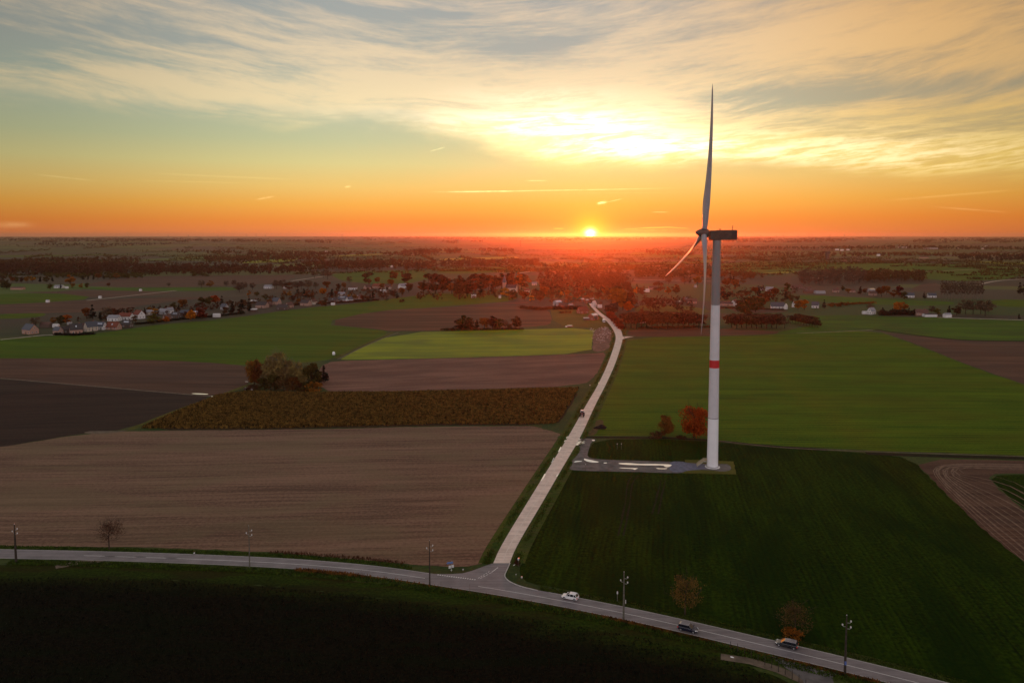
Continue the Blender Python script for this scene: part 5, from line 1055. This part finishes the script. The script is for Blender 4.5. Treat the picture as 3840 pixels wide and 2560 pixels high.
FT=[(388.7,13),(434.2,13),(502.5,12),(567.5,13),(590,13),(611.3,12),(787.5,13),(881.2,10),(920,10),(965,10),(1002,10),(1710,12),(1745,12),(1781,11),(1797.5,12),(1831.2,11),(1856,13),(1863.7,13),(1904,13),(1937.5,12)]
for i,(x,h) in enumerate(FT):
    a=math.atan((x*KD-1920)/FPX); r=16500.; P=Vector((math.tan(a)*r,r,0)); P.z=float(terr(P.x,P.y))
    if fo is None: fo=ftm.build('far_wind_turbine',M_ft); o=fo
    else: o=fo.copy(); COL.objects.link(o)
    o.location=P; o.rotation_euler=(0,0,random.uniform(-.9,.9)); s=h/13*.8; o.scale=(s,s,s)
    tag(o,f'tiny wind turbine on the horizon, {ordn(i)}'+('' if i==0 else ' from the left'),'wind turbine','tiny wind turbines on the horizon')
# ------------------------------------------------------------ utility poles
M_pole=plain('creosoted_pole',(.045,.034,.026),.85,.2,var=.35,scale=2); M_ins=plain('white_insulator',(.6,.6,.58),.25,.6,var=.04); M_poleg=plain('weathered_pole',(.12,.11,.085),.85,.2,var=.3,scale=2)
def pole(x,y,yt,lb,mat,xt=None,rad=.16,ins=True):
    P=G(x,y); H=height_to(P,yt); lean=0 if xt is None else 0; o=empty('utility_pole',P,R(-12),lb,'utility pole','utility poles along the main road')
    m=MB(); m.tube([(0,0,-.1),(0,0,H*.6),(0,0,H)],[rad*1.35,rad,rad*.55],10); m.build('post',mat,o)
    for dx,dz in ((.85,1.25),(-.75,2.1),(.85,2.5)):
        z=H-dz; b=MB(); b.tube([(0,0,z-.3),(dx*.8,0,z-.3),(dx,0,z-.05)],.035,6); br=b.build('bracket',M_steel,o)
        i=MB(); i.tube([(dx,0,z-.1),(dx,0,z+.0),(dx,0,z+.07),(dx,0,z+.22),(dx,0,z+.28)],[.09,.17,.14,.15,.07],10); i.build('insulator',M_ins,br)
    c=MB(); c.tube([(0,0,H),(0,0,H+.25)],[rad*.62,.02],8); c.build('cap',M_steel,o); return o
pole(37,1291,1203.5,'thick dark utility pole near the left edge of the road',M_pole,rad=.24)
pole(573.6,1303.5,1207,'slim utility pole in front of the stubble field left of the junction',M_poleg,rad=.13)
pole(987.2,1343,1241,'slim utility pole beside the junction mouth',M_pole,rad=.14)
pole(1432.2,1423,1313,'utility pole between the white and the dark blue car',M_poleg,rad=.19)
p5=pole(1940.6,1546,1412.5,'utility pole with a small blue plate by the gravel lay-by',M_pole,rad=.2)
m=MB(); m.box(-.2,.2,-.32,-.27,2.0,2.75); m.build('blue_plate',plain('blue_plate',(.10,.16,.42),.4),p5)
# ------------------------------------------------------------ fence posts, markers, signs
for i in range(12):
    t=i/11; x=z3(105+(840-105)*t,0)[0]; y=z3(0,1225+(1590-1225)*t**1.05+(8 if i%2 else 0))[1]; P=G(x,y); H=[1.5,1.9,1.6,1.9,1.3,2.0,1.7,1.9,1.4,1.9,1.6,1.5][i]
    o=empty('fence_post',P,i*.4,('fence post nearest the black car' if i==0 else ('fence post nearest the lay-by corner' if i==11 else f'{ordn(i)} fence post from the top of the line below the black car')),'fence post','fence posts beside the lay-by')
    m=MB(); m.tube([(0,0,-.1),(.04*(i%3-1),0,H)],[.075,.06],7); m.build('post',M_pole,o); m=MB(); m.tube([(.04*(i%3-1),0,H),(.04*(i%3-1),0,H+.08)],[.062,.01],7); m.build('tip',M_pole,o)
def marker(x,y,h,lb,top=.25,col=None,name='marker_post',cat='marker post',w=.06):
    o=empty(name,G(x,y),.2,lb,cat); m=MB(); m.tube([(0,0,-.05),(0,0,h-top)],[w,w],8); m.build('post',M_poleg,o); m=MB(); m.tube([(0,0,h-top),(0,0,h-.04),(0,0,h)],[w*1.9,w*1.9,w*.5],8); m.build('head',col or M_ins,o); return o
a=lambda x,y:((1850+x/2.613)/KD,(1960+y/2.613)/KD)
marker(*a(222,530),.9,'short white topped marker in the verge at the junction corner'); marker(*a(278,548),.7,'low white marker between verge and beet field at the corner',.35,w=.12)
marker(*a(1215,770),2.6,'tall thin marker with pale reddish head left of the middle pole',.6,w=.09); marker(*a(1296,806),1.4,'thin pale marker right of the middle pole',.9,w=.05)
marker(*((0+1632/2.24)/KD,(1860+488/2.24)/KD),.6,'small white topped marker at the upper edge of the main road',.3,w=.12)
marker(*zx(90,855),2.2,'first thin dark stake in the weeds below the junction',.1,M_black,w=.04); marker(*zx(795,900),1.9,'second thin dark stake in the weeds below the junction',.1,M_black,w=.04)
marker(*zx(630,400),.7,'tiny pale marker in the verge left of the lane mouth',.3,w=.08); marker(*q(925,405),2.6,'right one of two thin pale stakes in the beet field',.3,M_frame,w=.07); marker(*q(880,405),2.6,'left one of two thin pale stakes in the beet field',.3,M_frame,w=.07); marker(*q(548,626),2.6,'thin pale stake at the edge of the crane pad',.3,M_frame,w=.06)
marker(*z2(1713,335),3.2,'thin pale post at the corner of the harrowed field',.5,M_frame,w=.1)
def crouch_sign():
    P=G(*zx(345,408)); o=empty('direction_sign',P,R(20),'small blue and white direction sign in the verge left of the junction','road sign')
    m=MB(); m.tube([(0,0,-.05),(0,0,2.9)],.05,8); m.build('post',M_steel,o)
    m=MB(); m.add([(-1.1,-.07,2.25),(.45,-.07,2.25),(.45,-.07,2.8),(-1.1,-.07,2.8),(-1.4,-.07,2.52)]+[(-1.1,-.02,2.25),(.45,-.02,2.25),(.45,-.02,2.8),(-1.1,-.02,2.8),(-1.4,-.02,2.52)],[(0,1,2,3,4),(9,8,7,6,5),(0,5,6,1),(1,6,7,2),(2,7,8,3),(3,8,9,4),(4,9,5,0)]); m.build('blue_panel',plain('sign_blue',(.10,.17,.36),.4),o)
    for x,z in ((-.45,1.35),(.35,1.45)):
        m=MB(); m.box(x-.33,x+.33,-.07,-.03,z-.35,z+.45); m.build('white_panel',M_ins,o)
    m=MB(); m.box(-.18,.18,-.07,-.03,.35,.65); m.build('foot_plate',M_ins,o)
crouch_sign()
b_=near_tree('shrub',*zx(1962,268),16,'n_rbush','dark reddish bush in the verge at the junction corner',.55,'shrub')
o=marker(*zx(1985,272),2.3,'white headed marker standing in the dark reddish bush',.55,w=.13)
o=empty('board',G(*zx(1885,248)),R(60),'low pale board lying in the verge right of the lane mouth','board'); m=MB(); m.box(-.45,.45,-.12,.12,.02,.14); m.build('plank',M_frame,o); m=MB(); m.box(-.35,-.25,-.16,.16,-.02,.02); m.build('batten',M_pole,o)
# dark heap: a covered clamp lying in the wheat beside the lane
P0=G(1377,988); def_p=[]
z6=lambda x,y:((2100+x/9.8)/KD,(1500+y/9.8)/KD)
def heap():
    c=G(*z6(1450,1040)); o=empty('covered_heap',c,0,'dark tarpaulin covered heap in the wheat beside the concrete lane','heap'); rg=random.Random(4); k=mpx(c)/KD/9.8*1.0
    s=depth(c)/FPX/9.8; prof=[(-235,4,6),(-150,44,70),(-40,74,100),(60,92,150),(150,80,130),(225,46,86),(245,10,30)]; rings=[]
    for u,wd_,h in prof:
        x=u*s; wv=max(.25,wd_*s*1.5); hh=h*s*1.05; rings.append([(x+rg.uniform(-.1,.1),-wv,0),(x,-wv*.85,hh*.45),(x+rg.uniform(-.1,.1),-wv*.35,hh*.9),(x,0,hh),(x,wv*.4,hh*.88),(x,wv*.9,hh*.4),(x,wv,0)])
    m=MB(); m.loft(rings); m.build('tarpaulin',plain('dark_tarpaulin',(.014,.008,.008),.7,.15,var=.4,scale=1.2,bump=.6),o)
    for i in range(7):
        u,wd_,h=prof[1+i%5]; t=MB(); ring=[]; cx=u*s+rg.uniform(-.5,.5); cy=-wd_*s*.75; cz=h*s*.72
        t.tube([(cx+.32*math.cos(a_),cy+.32*math.sin(a_),cz+.05) for a_ in [j*math.pi/4 for j in range(9)]],.1,5,False); t.build('weight_tyre',M_black,o)
heap()
sheet('worn_grass',[z6(*p) for p in [(1100,1130),(1300,1000),(1300,760),(1480,700),(1650,800),(1420,1060),(1330,1250),(1100,1330),(1010,1260)]],.064,plain('worn_turf',(.085,.060,.020),.9,.2,var=.4,scale=.5),label='worn brown grass around the dark heap',amp=.5)
# rubble near the hamlet
sheet('rubble_ground',[(1362,762),(1375,752),(1398,752),(1404,764),(1402,790),(1396,804),(1362,810),(1360,790)],.07,plain('rubble_soil',(.15,.095,.07),.9,.2,var=.5,scale=.25),label='bare stony ground beside the bright field',amp=.8)
def rubble():
    rng=np.random.default_rng(5); zz=lambda x,y:((2050+x/7.84)/KD,(1080+y/7.84)/KD); V=[];F=[]; m=MB()
    for cx,cy,n,sp in ((1350,1230,16,50),(1700,1200,40,60),(1640,1350,50,120),(1800,1290,14,60),(1600,1480,40,120)):
        for _ in range(n):
            p=G(*zz(cx+rng.normal()*sp,cy+rng.normal()*sp*.45)); s=.25+.5*rng.random(); pts=[(p.x+rng.normal()*s*.3+s*a,p.y+rng.normal()*s*.3+s*b,.05+c*s*(.6+.5*rng.random())) for a,b,c in ((-.5,-.5,0),(.5,-.5,0),(.5,.5,0),(-.5,.5,0),(-.4,-.4,1),(.4,-.4,1),(.4,.4,1),(-.4,.4,1))]
            m.add(pts,[(4,5,6,7),(0,1,5,4),(1,2,6,5),(2,3,7,6),(3,0,4,7)])
    o=m.build('rubble',plain('white_rubble',(.40,.35,.32),.8,var=.3,scale=.5)); tag(o,'scattered pale rubble on the stony ground by the bend of the lane','rubble',None,'stuff')
rubble()
for i,(x,y) in enumerate([(410,735),(490,735),(572,728),(680,728)]):
    near_tree('shrub',(2050+x/7.84)/KD,(1080+(y+12)/7.84)/KD,5.2,'n_rbush',['leftmost','second','third','rightmost'][i]+' of four small round bushes on the pasture left of the farmhouse',1.1,'shrub','small round bushes on the pasture')
# ------------------------------------------------------------ vehicles
M_tyre=plain('tyre_rubber',(.012,.012,.013),.85,.2); M_rim=plain('alloy_rim',(.55,.56,.58),.3,.5,metal=.8,var=.05); M_lamp=plain('lamp_glass',(.9,.9,.86),.12,.6,var=.03); M_tail=plain('tail_lamp',(.55,.02,.02),.2,.5,var=.05); M_cg=plain('car_glass',(.010,.012,.018),.05,.9,var=.1)
def car(P,yaw,paint,lb,L=4.15,Wd=1.78,H=1.5,van=False,dark_low=None,name='car',glass=None,roofm=None):
    """local +x is forward"""
    o=empty(name,P,yaw,lb,'car'); l=L/2; w=Wd/2
    def ring(x,hw,z0,z1,tuck=.08): return [(x,-hw+tuck,z0),(x,hw-tuck,z0),(x,hw,z0+.14),(x,hw,z1-.16),(x,hw-.10,z1),(x,-hw+.10,z1),(x,-hw,z1-.16),(x,-hw,z0+.14)]
    b=H*.60
    st=[(-l,w*.84,.42,b*.90),(-l+.12,w*.95,.28,b*.98),(-l+.5,w,.22,b*1.03),(-.3,w,.2,b*1.04),(l-1.25,w,.2,b*.98),(l-.5,w*.97,.22,b*.86),(l-.12,w*.88,.28,b*.72),(l,w*.74,.36,b*.60)]
    body=MB().loft([ring(*s) for s in st]).build('body',paint,o,smooth=False)
    bv=body.modifiers.new('b','BEVEL'); bv.width=.05; bv.segments=2; bv.limit_method='ANGLE'
    r0,r1=(-l+.10,-l+.42) if van else (-l+.14,-l+.62); f1,f0=(l-1.95,l-1.15)
    g=[]
    def gr(x,hw,z): return [(x,-hw,z),(x,hw,z)]
    zb=b*1.0; zt=H-.07; wt_=w*.80
    vs=[(r0,-w*.93,zb),(r0,w*.93,zb),(f0,w*.93,zb),(f0,-w*.93,zb),(r1,-wt_,zt),(r1,wt_,zt),(f1,wt_,zt),(f1,-wt_,zt)]
    MB().add(vs,[(0,1,5,4),(1,2,6,5),(2,3,7,6),(3,0,4,7),(4,5,6,7)]).build('window',glass or M_cg,o)
    rf=MB(); rings=[]
    for x,z,hw in ((r1-.06,zt-.03,wt_*.96),(r1+.12,zt+.05,wt_),((r1+f1)/2,H,wt_),(f1-.12,zt+.05,wt_),(f1+.05,zt-.03,wt_*.96)):
        rings.append([(x,-hw-.03,z-.06),(x,hw+.03,z-.06),(x,hw,z),(x,-hw,z)])
    rf.loft(rings).build('roof',roofm or paint,o)
    for s in (-1,1):   # pillars
        pm=MB()
        for (xa,xb) in ((r0,r1),(f0,f1)): pm.tube([(xa,s*w*.935,zb-.05),(xb,s*wt_*1.01,zt)],.055,6)
        pm.tube([(-.15,s*w*.945,zb-.05),(-.2,s*wt_*1.01,zt)],.05,6)
        if L>4.1: pm.tube([(-l+1.05,s*w*.945,zb-.05),(-l+1.0,s*wt_*1.01,zt)],.06,6)
        pm.build('pillar',paint,o)
        mm=MB(); mm.box(f0-.12,f0+.08,*sorted((s*w*.98,s*(w+.2))),zb-.02,zb+.16); mm.build('mirror',paint,o)
        hl=MB(); hl.add([(l-.42,s*w*.93,b*.62),(l-.02,s*w*.62,b*.58),(l-.06,s*w*.60,b*.74),(l-.44,s*w*.90,b*.84)]+[(l-.36,s*w*1.0,b*.60),(l+.04,s*w*.64,b*.55),(l+.0,s*w*.60,b*.77),(l-.38,s*w*.97,b*.87)],[(4,5,6,7),(7,6,5,4),(0,1,5,4),(1,2,6,5),(2,3,7,6),(3,0,4,7)]).build('headlight',M_lamp,o)
        tl=MB(); tl.box(-l-.02,-l+.22,*sorted((s*w*.70,s*w*.97)),b*.66,b*.93); tl.build('tail_light',M_tail,o)
        for xw in (-l+.78,l-.82):
            wh=empty('wheel',(xw,s*(w-.10),.32)); wh.parent=o
            t=MB(); t.tube([(0,-.11,0),(0,.11,0)],.32,20); t.build('tyre',M_tyre,wh); t=MB(); t.tube([(0,s*.10,0),(0,s*.125,0)],.20,14); t.build('rim',M_rim,wh)
    pl=MB(); pl.box(l-.01,l+.03,-.26,.26,.40,.51); pl.build('number_plate',M_lamp,o); pl=MB(); pl.box(-l-.03,-l+.01,-.26,.26,.55,.66); pl.build('number_plate',M_lamp,o)
    return o
def road_dir(x):
    P=min(range(len(RC)-1),key=lambda i:abs(RC[i].x-x)); t=(RC[P+1]-RC[P]).normalized(); return math.atan2(t.y,t.x),RC[P],Vector((-t.y,t.x,0))
def lane(px,py,off):
    g=G(px/KD,py/KD); a,c,n=road_dir(g.x); return Vector((c.x,c.y,.104))+n*off,a
M_cw=plain('white_car_paint',(.80,.80,.80),.25,.5,var=.02,coat=.6); M_cb=plain('dark_blue_car_paint',(.010,.014,.030),.22,.5,var=.05,coat=.8); M_ck=plain('black_car_paint',(.008,.008,.010),.22,.5,var=.05,coat=.8)
M_rw=plain('roof_sky_highlight',(.26,.24,.25),.18,.5,var=.05,coat=.6)  # sky reflection on the dark car roofs, painted as a paler colour
p,an=lane(2146,2250,1.75); car(p,an+math.pi,M_cw,'white hatchback driving left on the far lane of the main road',L=4.2,H=1.55)
p,an=lane(2574,2352,-1.55); car(p,an,M_cb,'dark blue people carrier driving right on the near lane',L=4.5,Wd=1.85,H=1.62,van=True,roofm=M_rw)
p,an=lane(2938,2428,1.75); car(p,an+math.pi,M_ck,'black estate car with sky highlight painted on its roof driving left behind the wide bush',L=4.7,Wd=1.85,H=1.56,van=True,roofm=M_rw)
p_=G(*zoomed(365,968)); car(p_,R(20),M_ck,'dark car parked at the left foot of the round copse',L=4.3,H=1.5)
def tractor():
    P=G(*z6(812,600)); P.z=.125; i=min(range(len(cl)),key=lambda k:abs(cl[k].y-P.y)); t=(cl[i+1]-cl[i-1]).normalized(); yaw=math.atan2(-t.y,-t.x)
    o=empty('tractor',P,yaw,'dark red tractor with a white cab roof coming down the concrete lane','tractor'); M_tr=plain('tractor_red',(.11,.018,.014),.5,var=.1)
    m=MB(); m.loft([[(x,-h,z0),(x,h,z0),(x,h,z1-.1),(x,h*.8,z1),(x,-h*.8,z1),(x,-h,z1-.1)] for x,h,z0,z1 in ((-.2,.45,.7,1.75),(.6,.45,.65,1.72),(1.7,.40,.7,1.6),(2.05,.30,.8,1.4))]); m.build('bonnet',M_tr,o)
    m=MB(); m.add([(-1.7,-.75,1.1),(-.1,-.7,1.1),(-.1,.7,1.1),(-1.7,.75,1.1),(-1.5,-.68,2.75),(-.3,-.65,2.75),(-.3,.65,2.75),(-1.5,.68,2.75)],[(0,1,5,4),(1,2,6,5),(2,3,7,6),(3,0,4,7),(3,2,1,0)]); m.build('cab_window',M_cg,o)
    m=MB(); m.box(-1.7,-.1,-.8,.8,2.75,2.93); m.build('cab_roof',M_cw,o)
    for s in (-1,1):
        pm=MB(); 
        for xa,xb in ((-1.72,-1.52),(-.08,-.28)): pm.tube([(xa,s*.73,1.1),(xb,s*.68,2.76)],.05,5)
        pm.build('pillar',M_tr,o); f=MB(); f.box(-1.9,-.5,*sorted((s*.62,s*1.12)),1.45,1.6); f.build('fender',M_tr,o)
        h=MB(); h.box(2.0,2.09,*sorted((s*.08,s*.28)),1.05,1.25); h.build('headlight',M_lamp,o); h=MB(); h.box(-.15,-.02,*sorted((s*.72,s*1.05)),2.2,2.45); h.build('mirror',M_cw,o)
        for xw,r,wd_ in ((-1.1,.86,.46),(1.45,.6,.36)):
            wh=empty('wheel',(xw,s*.86,r)); wh.parent=o; t=MB(); t.tube([(0,-wd_/2,0),(0,wd_/2,0)],r,22); t.build('tyre',M_tyre,wh); t=MB(); t.tube([(0,s*wd_*.45,0),(0,s*wd_*.55,0)],r*.52,14); t.build('rim',M_tr,wh)
    m=MB(); m.box(-2.0,.4,-.4,.4,.6,1.1); m.build('chassis',M_black,o); m=MB(); m.tube([(.5,.3,1.7),(.5,.3,2.4)],.05,6); m.build('exhaust',M_black,o)
tractor()
def lorry():
    P=G((2050+1695/7.84)/KD,(1080+1015/7.84)/KD); P.z=.125; i=min(range(len(cl)),key=lambda k:abs(cl[k].y-P.y)); i=min(i,len(cl)-2); t=(cl[i+1]-cl[i-1]).normalized(); yaw=math.atan2(-t.y,-t.x)
    P+=Vector((-t.y,t.x,0))*.5; o=empty('lorry',P,yaw,'pale box lorry coming down the lane beside the red farmhouse','lorry')
    m=MB(); m.box(-4.2,1.3,-1.2,1.2,.95,3.4); m.build('box_body',M_cw,o); m=MB(); m.loft([[(x,-1.1,.55),(x,1.1,.55),(x,1.1,z),(x,-1.1,z)] for x,z in ((1.4,2.7),(2.4,2.6),(3.0,1.7),(3.15,1.5))]); m.build('cab',M_cw,o)
    m=MB(); m.add([(2.42,-1.0,2.5),(2.42,1.0,2.5),(3.02,1.0,1.72),(3.02,-1.0,1.72),(2.46,-1.0,2.54),(2.46,1.0,2.54),(3.07,1.0,1.74),(3.07,-1.0,1.74)],[(4,5,6,7),(7,6,5,4),(0,1,5,4),(2,3,7,6)]); m.build('windscreen',M_cg,o)
    m=MB(); m.box(-4.2,3.0,-.9,.9,.45,.6); m.build('chassis',M_black,o)
    for s in (-1,1):
        h=MB(); h.box(3.1,3.2,*sorted((s*.6,s*1.0)),.75,1.0); h.build('headlight',M_lamp,o)
        for xw in (-3.0,2.0):
            wh=empty('wheel',(xw,s*.98,.48)); wh.parent=o; t=MB(); t.tube([(0,-.15,0),(0,.15,0)],.48,18); t.build('tyre',M_tyre,wh); t=MB(); t.tube([(0,s*.14,0),(0,s*.17,0)],.26,12); t.build('rim',M_rim,wh)
lorry()
def trailer():
    P=G((2050+650/7.84)/KD,(1080+1155/7.84)/KD); o=empty('livestock_trailer',P,R(4),'low trailer with a white roof standing alone on the pasture','trailer')
    m=MB(); m.box(-1.6,3.2,-1.1,1.1,.6,1.7); m.build('body',WM['dark'],o); m=MB(); m.loft([[(x,-1.2,1.7),(x,1.2,1.7),(x,.7,2.05),(x,-.7,2.05)] for x in (-1.7,3.3)]); m.build('roof',M_cw,o)
    m=MB(); m.box(-3.4,-1.7,-.7,.7,.5,1.35); m.build('front_locker',M_cw,o); m=MB(); m.tube([(-3.4,0,.5),(-4.6,0,.45)],.07,6); m.build('drawbar',M_steel,o)
    for s in (-1,1):
        for xw in (.3,1.3): t=MB(); t.tube([(xw,s*1.0,.36),(xw,s*1.2,.36)],.36,14); t.build('wheel',M_tyre,o)
trailer()
def tank():
    P=G(*zoomed(2092,285)); o=empty('water_tank',P,0,'small white round topped tank at the corner of the bright field','tank')
    m=MB(); n=20; m.loft([[(r*math.cos(2*math.pi*k/n),r*math.sin(2*math.pi*k/n),z) for k in range(n)] for r,z in ((1.05,.5),(1.15,1.4),(1.1,2.2),(.85,2.8),(.45,3.1),(.1,3.2))]); m.build('vessel',M_cw,o,smooth=True)
    for k in range(4):
        a_=math.pi/4+k*math.pi/2; m=MB(); m.tube([(.8*math.cos(a_),.8*math.sin(a_),0),(.8*math.cos(a_),.8*math.sin(a_),.7)],.07,6); m.build('leg',M_steel,o)
    m=MB(); m.tube([(.9,-.2,.6),(1.9,-.5,.1)],.06,6); m.build('pipe',M_black,o)
    o=empty('gate',G(*zoomed(2190,300)),R(20),'low dark field gate right of the white tank','gate')
    for x in (-1.8,1.8): m=MB(); m.tube([(x,0,0),(x,0,1.3)],.09,7); m.build('post',M_pole,o)
    m=MB(); 
    for z in (.4,.75,1.1): m.box(-1.7,1.7,-.03,.03,z-.05,z+.05)
    m.build('rails',M_pole,o)
    o=empty('barrel',G(*zoomed(450,975)),0,'white round barrel at the left foot of the copse','barrel'); m=MB(); m.tube([(0,0,0),(0,0,.25),(0,0,.9),(0,0,1.5),(0,0,1.7)],[.55,.7,.78,.7,.5],16); m.build('drum',M_cw,o); m=MB(); m.tube([(0,0,1.7),(0,0,1.78)],.3,12); m.build('lid',M_steel,o)
    o=empty('notice_board',G(*zoomed(370,880)),0,'white board on a post left of the round copse','board'); m=MB(); m.tube([(0,0,0),(0,0,2.2)],.07,7); m.build('post',M_pole,o); m=MB(); m.box(-1.5,.1,-.1,.35,2.2,2.35); m.build('panel',M_cw,o)
tank()
# ------------------------------------------------------------ loose vegetation that nobody could count
def blades(name,P,h,w,mat,lb,seed,lean=.25,cat='grass'):
    rng=np.random.default_rng(seed); n=len(P); a=rng.random(n)*2*np.pi; d=np.stack([np.cos(a),np.sin(a),0*a],1)*w[:,None]; top=np.stack([rng.normal(size=n)*lean,rng.normal(size=n)*lean,np.ones(n)],1)*h[:,None]
    V=np.stack([P-d*.5,P+d*.5,P+d*.35+top,P-d*.35+top],1).reshape(-1,3); o=np_mesh(name,V,np.arange(4*n).reshape(-1,4),mat); return tag(o,lb,cat,None,'stuff')
def along(line,n,w,rng,off=0.):
    P=np.array([(p.x,p.y) for p in line]); cum=np.concatenate([[0],np.cumsum(np.linalg.norm(np.diff(P,axis=0),axis=1))]); s=rng.random(n)*cum[-1]; x=np.interp(s,cum,P[:,0]); y=np.interp(s,cum,P[:,1]); return np.stack([x,y+off+rng.uniform(-w,w,n),np.full(n,.03)],1),s
LM['verge']=leafmat('dry_verge_weeds',(.20,.115,.024),var=.7); LM['maize']=leafmat('dry_maize',(.135,.078,.022),var=.8); LM['green']=leafmat('verge_green',(.042,.070,.006),var=.5)
rng=np.random.default_rng(9)
P,s=along([p for p in offs(RC,-4.0) if p.x>-60],26000,.75,rng); k=.35+1.1*np.clip(np.sin(s*.09)+np.sin(s*.037+1)+.4,0,1.6)*rng.random(len(s)); kp=rng.random(len(s))<(.05+.36*np.clip(np.sin(s*.15)+np.sin(s*.053+2)+.2*np.sin(s*.6),0,1)); blades('verge_weeds',P[kp],.12+.34*k[kp],.10+.22*rng.random(kp.sum()),LM['verge'],'orange brown dry weeds along the near edge of the main road',1)
P,s=along([p for p in offs(RC,-5.6) if p.x>-140],15000,1.6,rng); blades('verge_grass',P,.15+.3*rng.random(len(P)),.1+.2*rng.random(len(P)),LM['green'],'green grass tufts below the main road',2)
for sel,nn,lb in (([p for p in offs(RC,4.6) if p.x<G(955,1318).x],9000,'green grass tufts above the main road left of the junction'),([p for p in offs(RC,4.6) if p.x>G(1240,1356).x],6000,'green grass tufts above the main road right of the junction')):
    P,s=along(sel,nn,1.3,rng); blades('verge_grass',P,.08+.2*rng.random(len(P)),.1+.25*rng.random(len(P)),LM['green'],lb,3)
P,s=along([p for p in offs(RC,6.6) if -70<p.x<G(930,1318).x],500,.9,rng); blades('verge_weeds',P,.2+.5*rng.random(len(P)),.1+.2*rng.random(len(P)),LM['brown'],'brown weeds at the lower edge of the stubble field',4)
for sel,lb,sd,off in ((cl,'green grass tufts along the left edge of the concrete lane',21,-1.9),(cr,'green grass tufts along the right edge of the concrete lane',22,1.9)):
    P=np.array([(p.x,p.y) for p in sel]); cum=np.concatenate([[0],np.cumsum(np.linalg.norm(np.diff(P,axis=0),axis=1))]); n=15000; s=rng.random(n)**1.4*cum[-1]
    x=np.interp(s,cum,P[:,0])+off+rng.normal(size=n)*.6; y=np.interp(s,cum,P[:,1])+rng.uniform(-.5,.5,n); kp=(np.sin(s*.4)+np.sin(s*.13+sd)+rng.normal(size=n)*.8)>-.3
    blades('verge_grass',np.stack([x,y,np.full(n,.05)],1)[kp],.05+.16*rng.random(kp.sum()),.12+.3*rng.random(kp.sum()),LM['green'],lb,sd)
def in_poly(x,y,poly):
    c=np.zeros(len(x),bool)
    for i in range(len(poly)):
        x1,y1=poly[i]; x2,y2=poly[i-1]; c^=((y1>y)!=(y2>y))&(x<(x2-x1)*(y-y1)/((y2-y1) or 1e-9)+x1)
    return c
mz=[(g.x,g.y) for g in [G(*p) for p in [(322,984),(405,947),(500,908),(570,901),(720,903),(900,901),(1100,898),(1330,891),(1292,955),(1276,973),(1000,974),(600,984)]]]
A_=np.array(mz); n=90000; x=rng.uniform(A_[:,0].min(),A_[:,0].max(),n); y=rng.uniform(A_[:,1].min(),A_[:,1].max(),n); y=np.round(y/1.5)*1.5+rng.normal(size=n)*.2; kp=in_poly(x,y,mz); x=x[kp]; y=y[kp]
dn=np.sin(x*.11+np.sin(y*.07)*2)+np.sin(y*.2+x*.03); z=.8+.7*rng.random(len(x))+.12*dn
blades('maize_crop',np.stack([x,y,np.full(len(x),.05)],1),z,.25+.35*rng.random(len(x)),LM['maize'],'standing dry brown maize in the field below the copse',5,.12,'maize')
# weedy tufts in the black fallow field
fgp=[(g.x,g.y) for g in [G(*p) for p in [(-100,1326),(400,1330),(700,1354),(1000,1390),(1300,1430),(1500,1472),(1760,1545),(1800,1600),(-200,1600)]]]; A_=np.array(fgp); n=26000
x=rng.uniform(A_[:,0].min(),A_[:,0].max(),n); y=rng.uniform(A_[:,1].min(),A_[:,1].max(),n); kp=in_poly(x,y,fgp); x=x[kp];y=y[kp]
LM['fallow']=leafmat('fallow_weeds',(.007,.009,.002),var=.9); blades('fallow_weeds',np.stack([x,y,np.full(len(x),.03)],1),.12+.3*rng.random(len(x)),.1+.25*rng.random(len(x)),LM['fallow'],'dark withered weeds over the black fallow field',6)
# ------------------------------------------------------------ haze over the whole land
hm=bpy.data.materials.new('haze'); hm.use_nodes=True; ht=NT(hm.node_tree); ht.n.clear(); ho=ht.node('ShaderNodeOutputMaterial'); hv=ht.node('ShaderNodeVolumePrincipled')
hv.inputs['Color'].default_value=(.84,.72,.68,1); hv.inputs['Density'].default_value=HAZE_D; hv.inputs['Anisotropy'].default_value=.88; ht.l.new(hv.outputs[0],ho.inputs['Volume'])
m=MB(); m.box(-47000,47000,-47000,47000,-1.5,151); o=m.build('haze',hm); tag(o,'thin evening haze lying over the whole plain',kind='stuff')
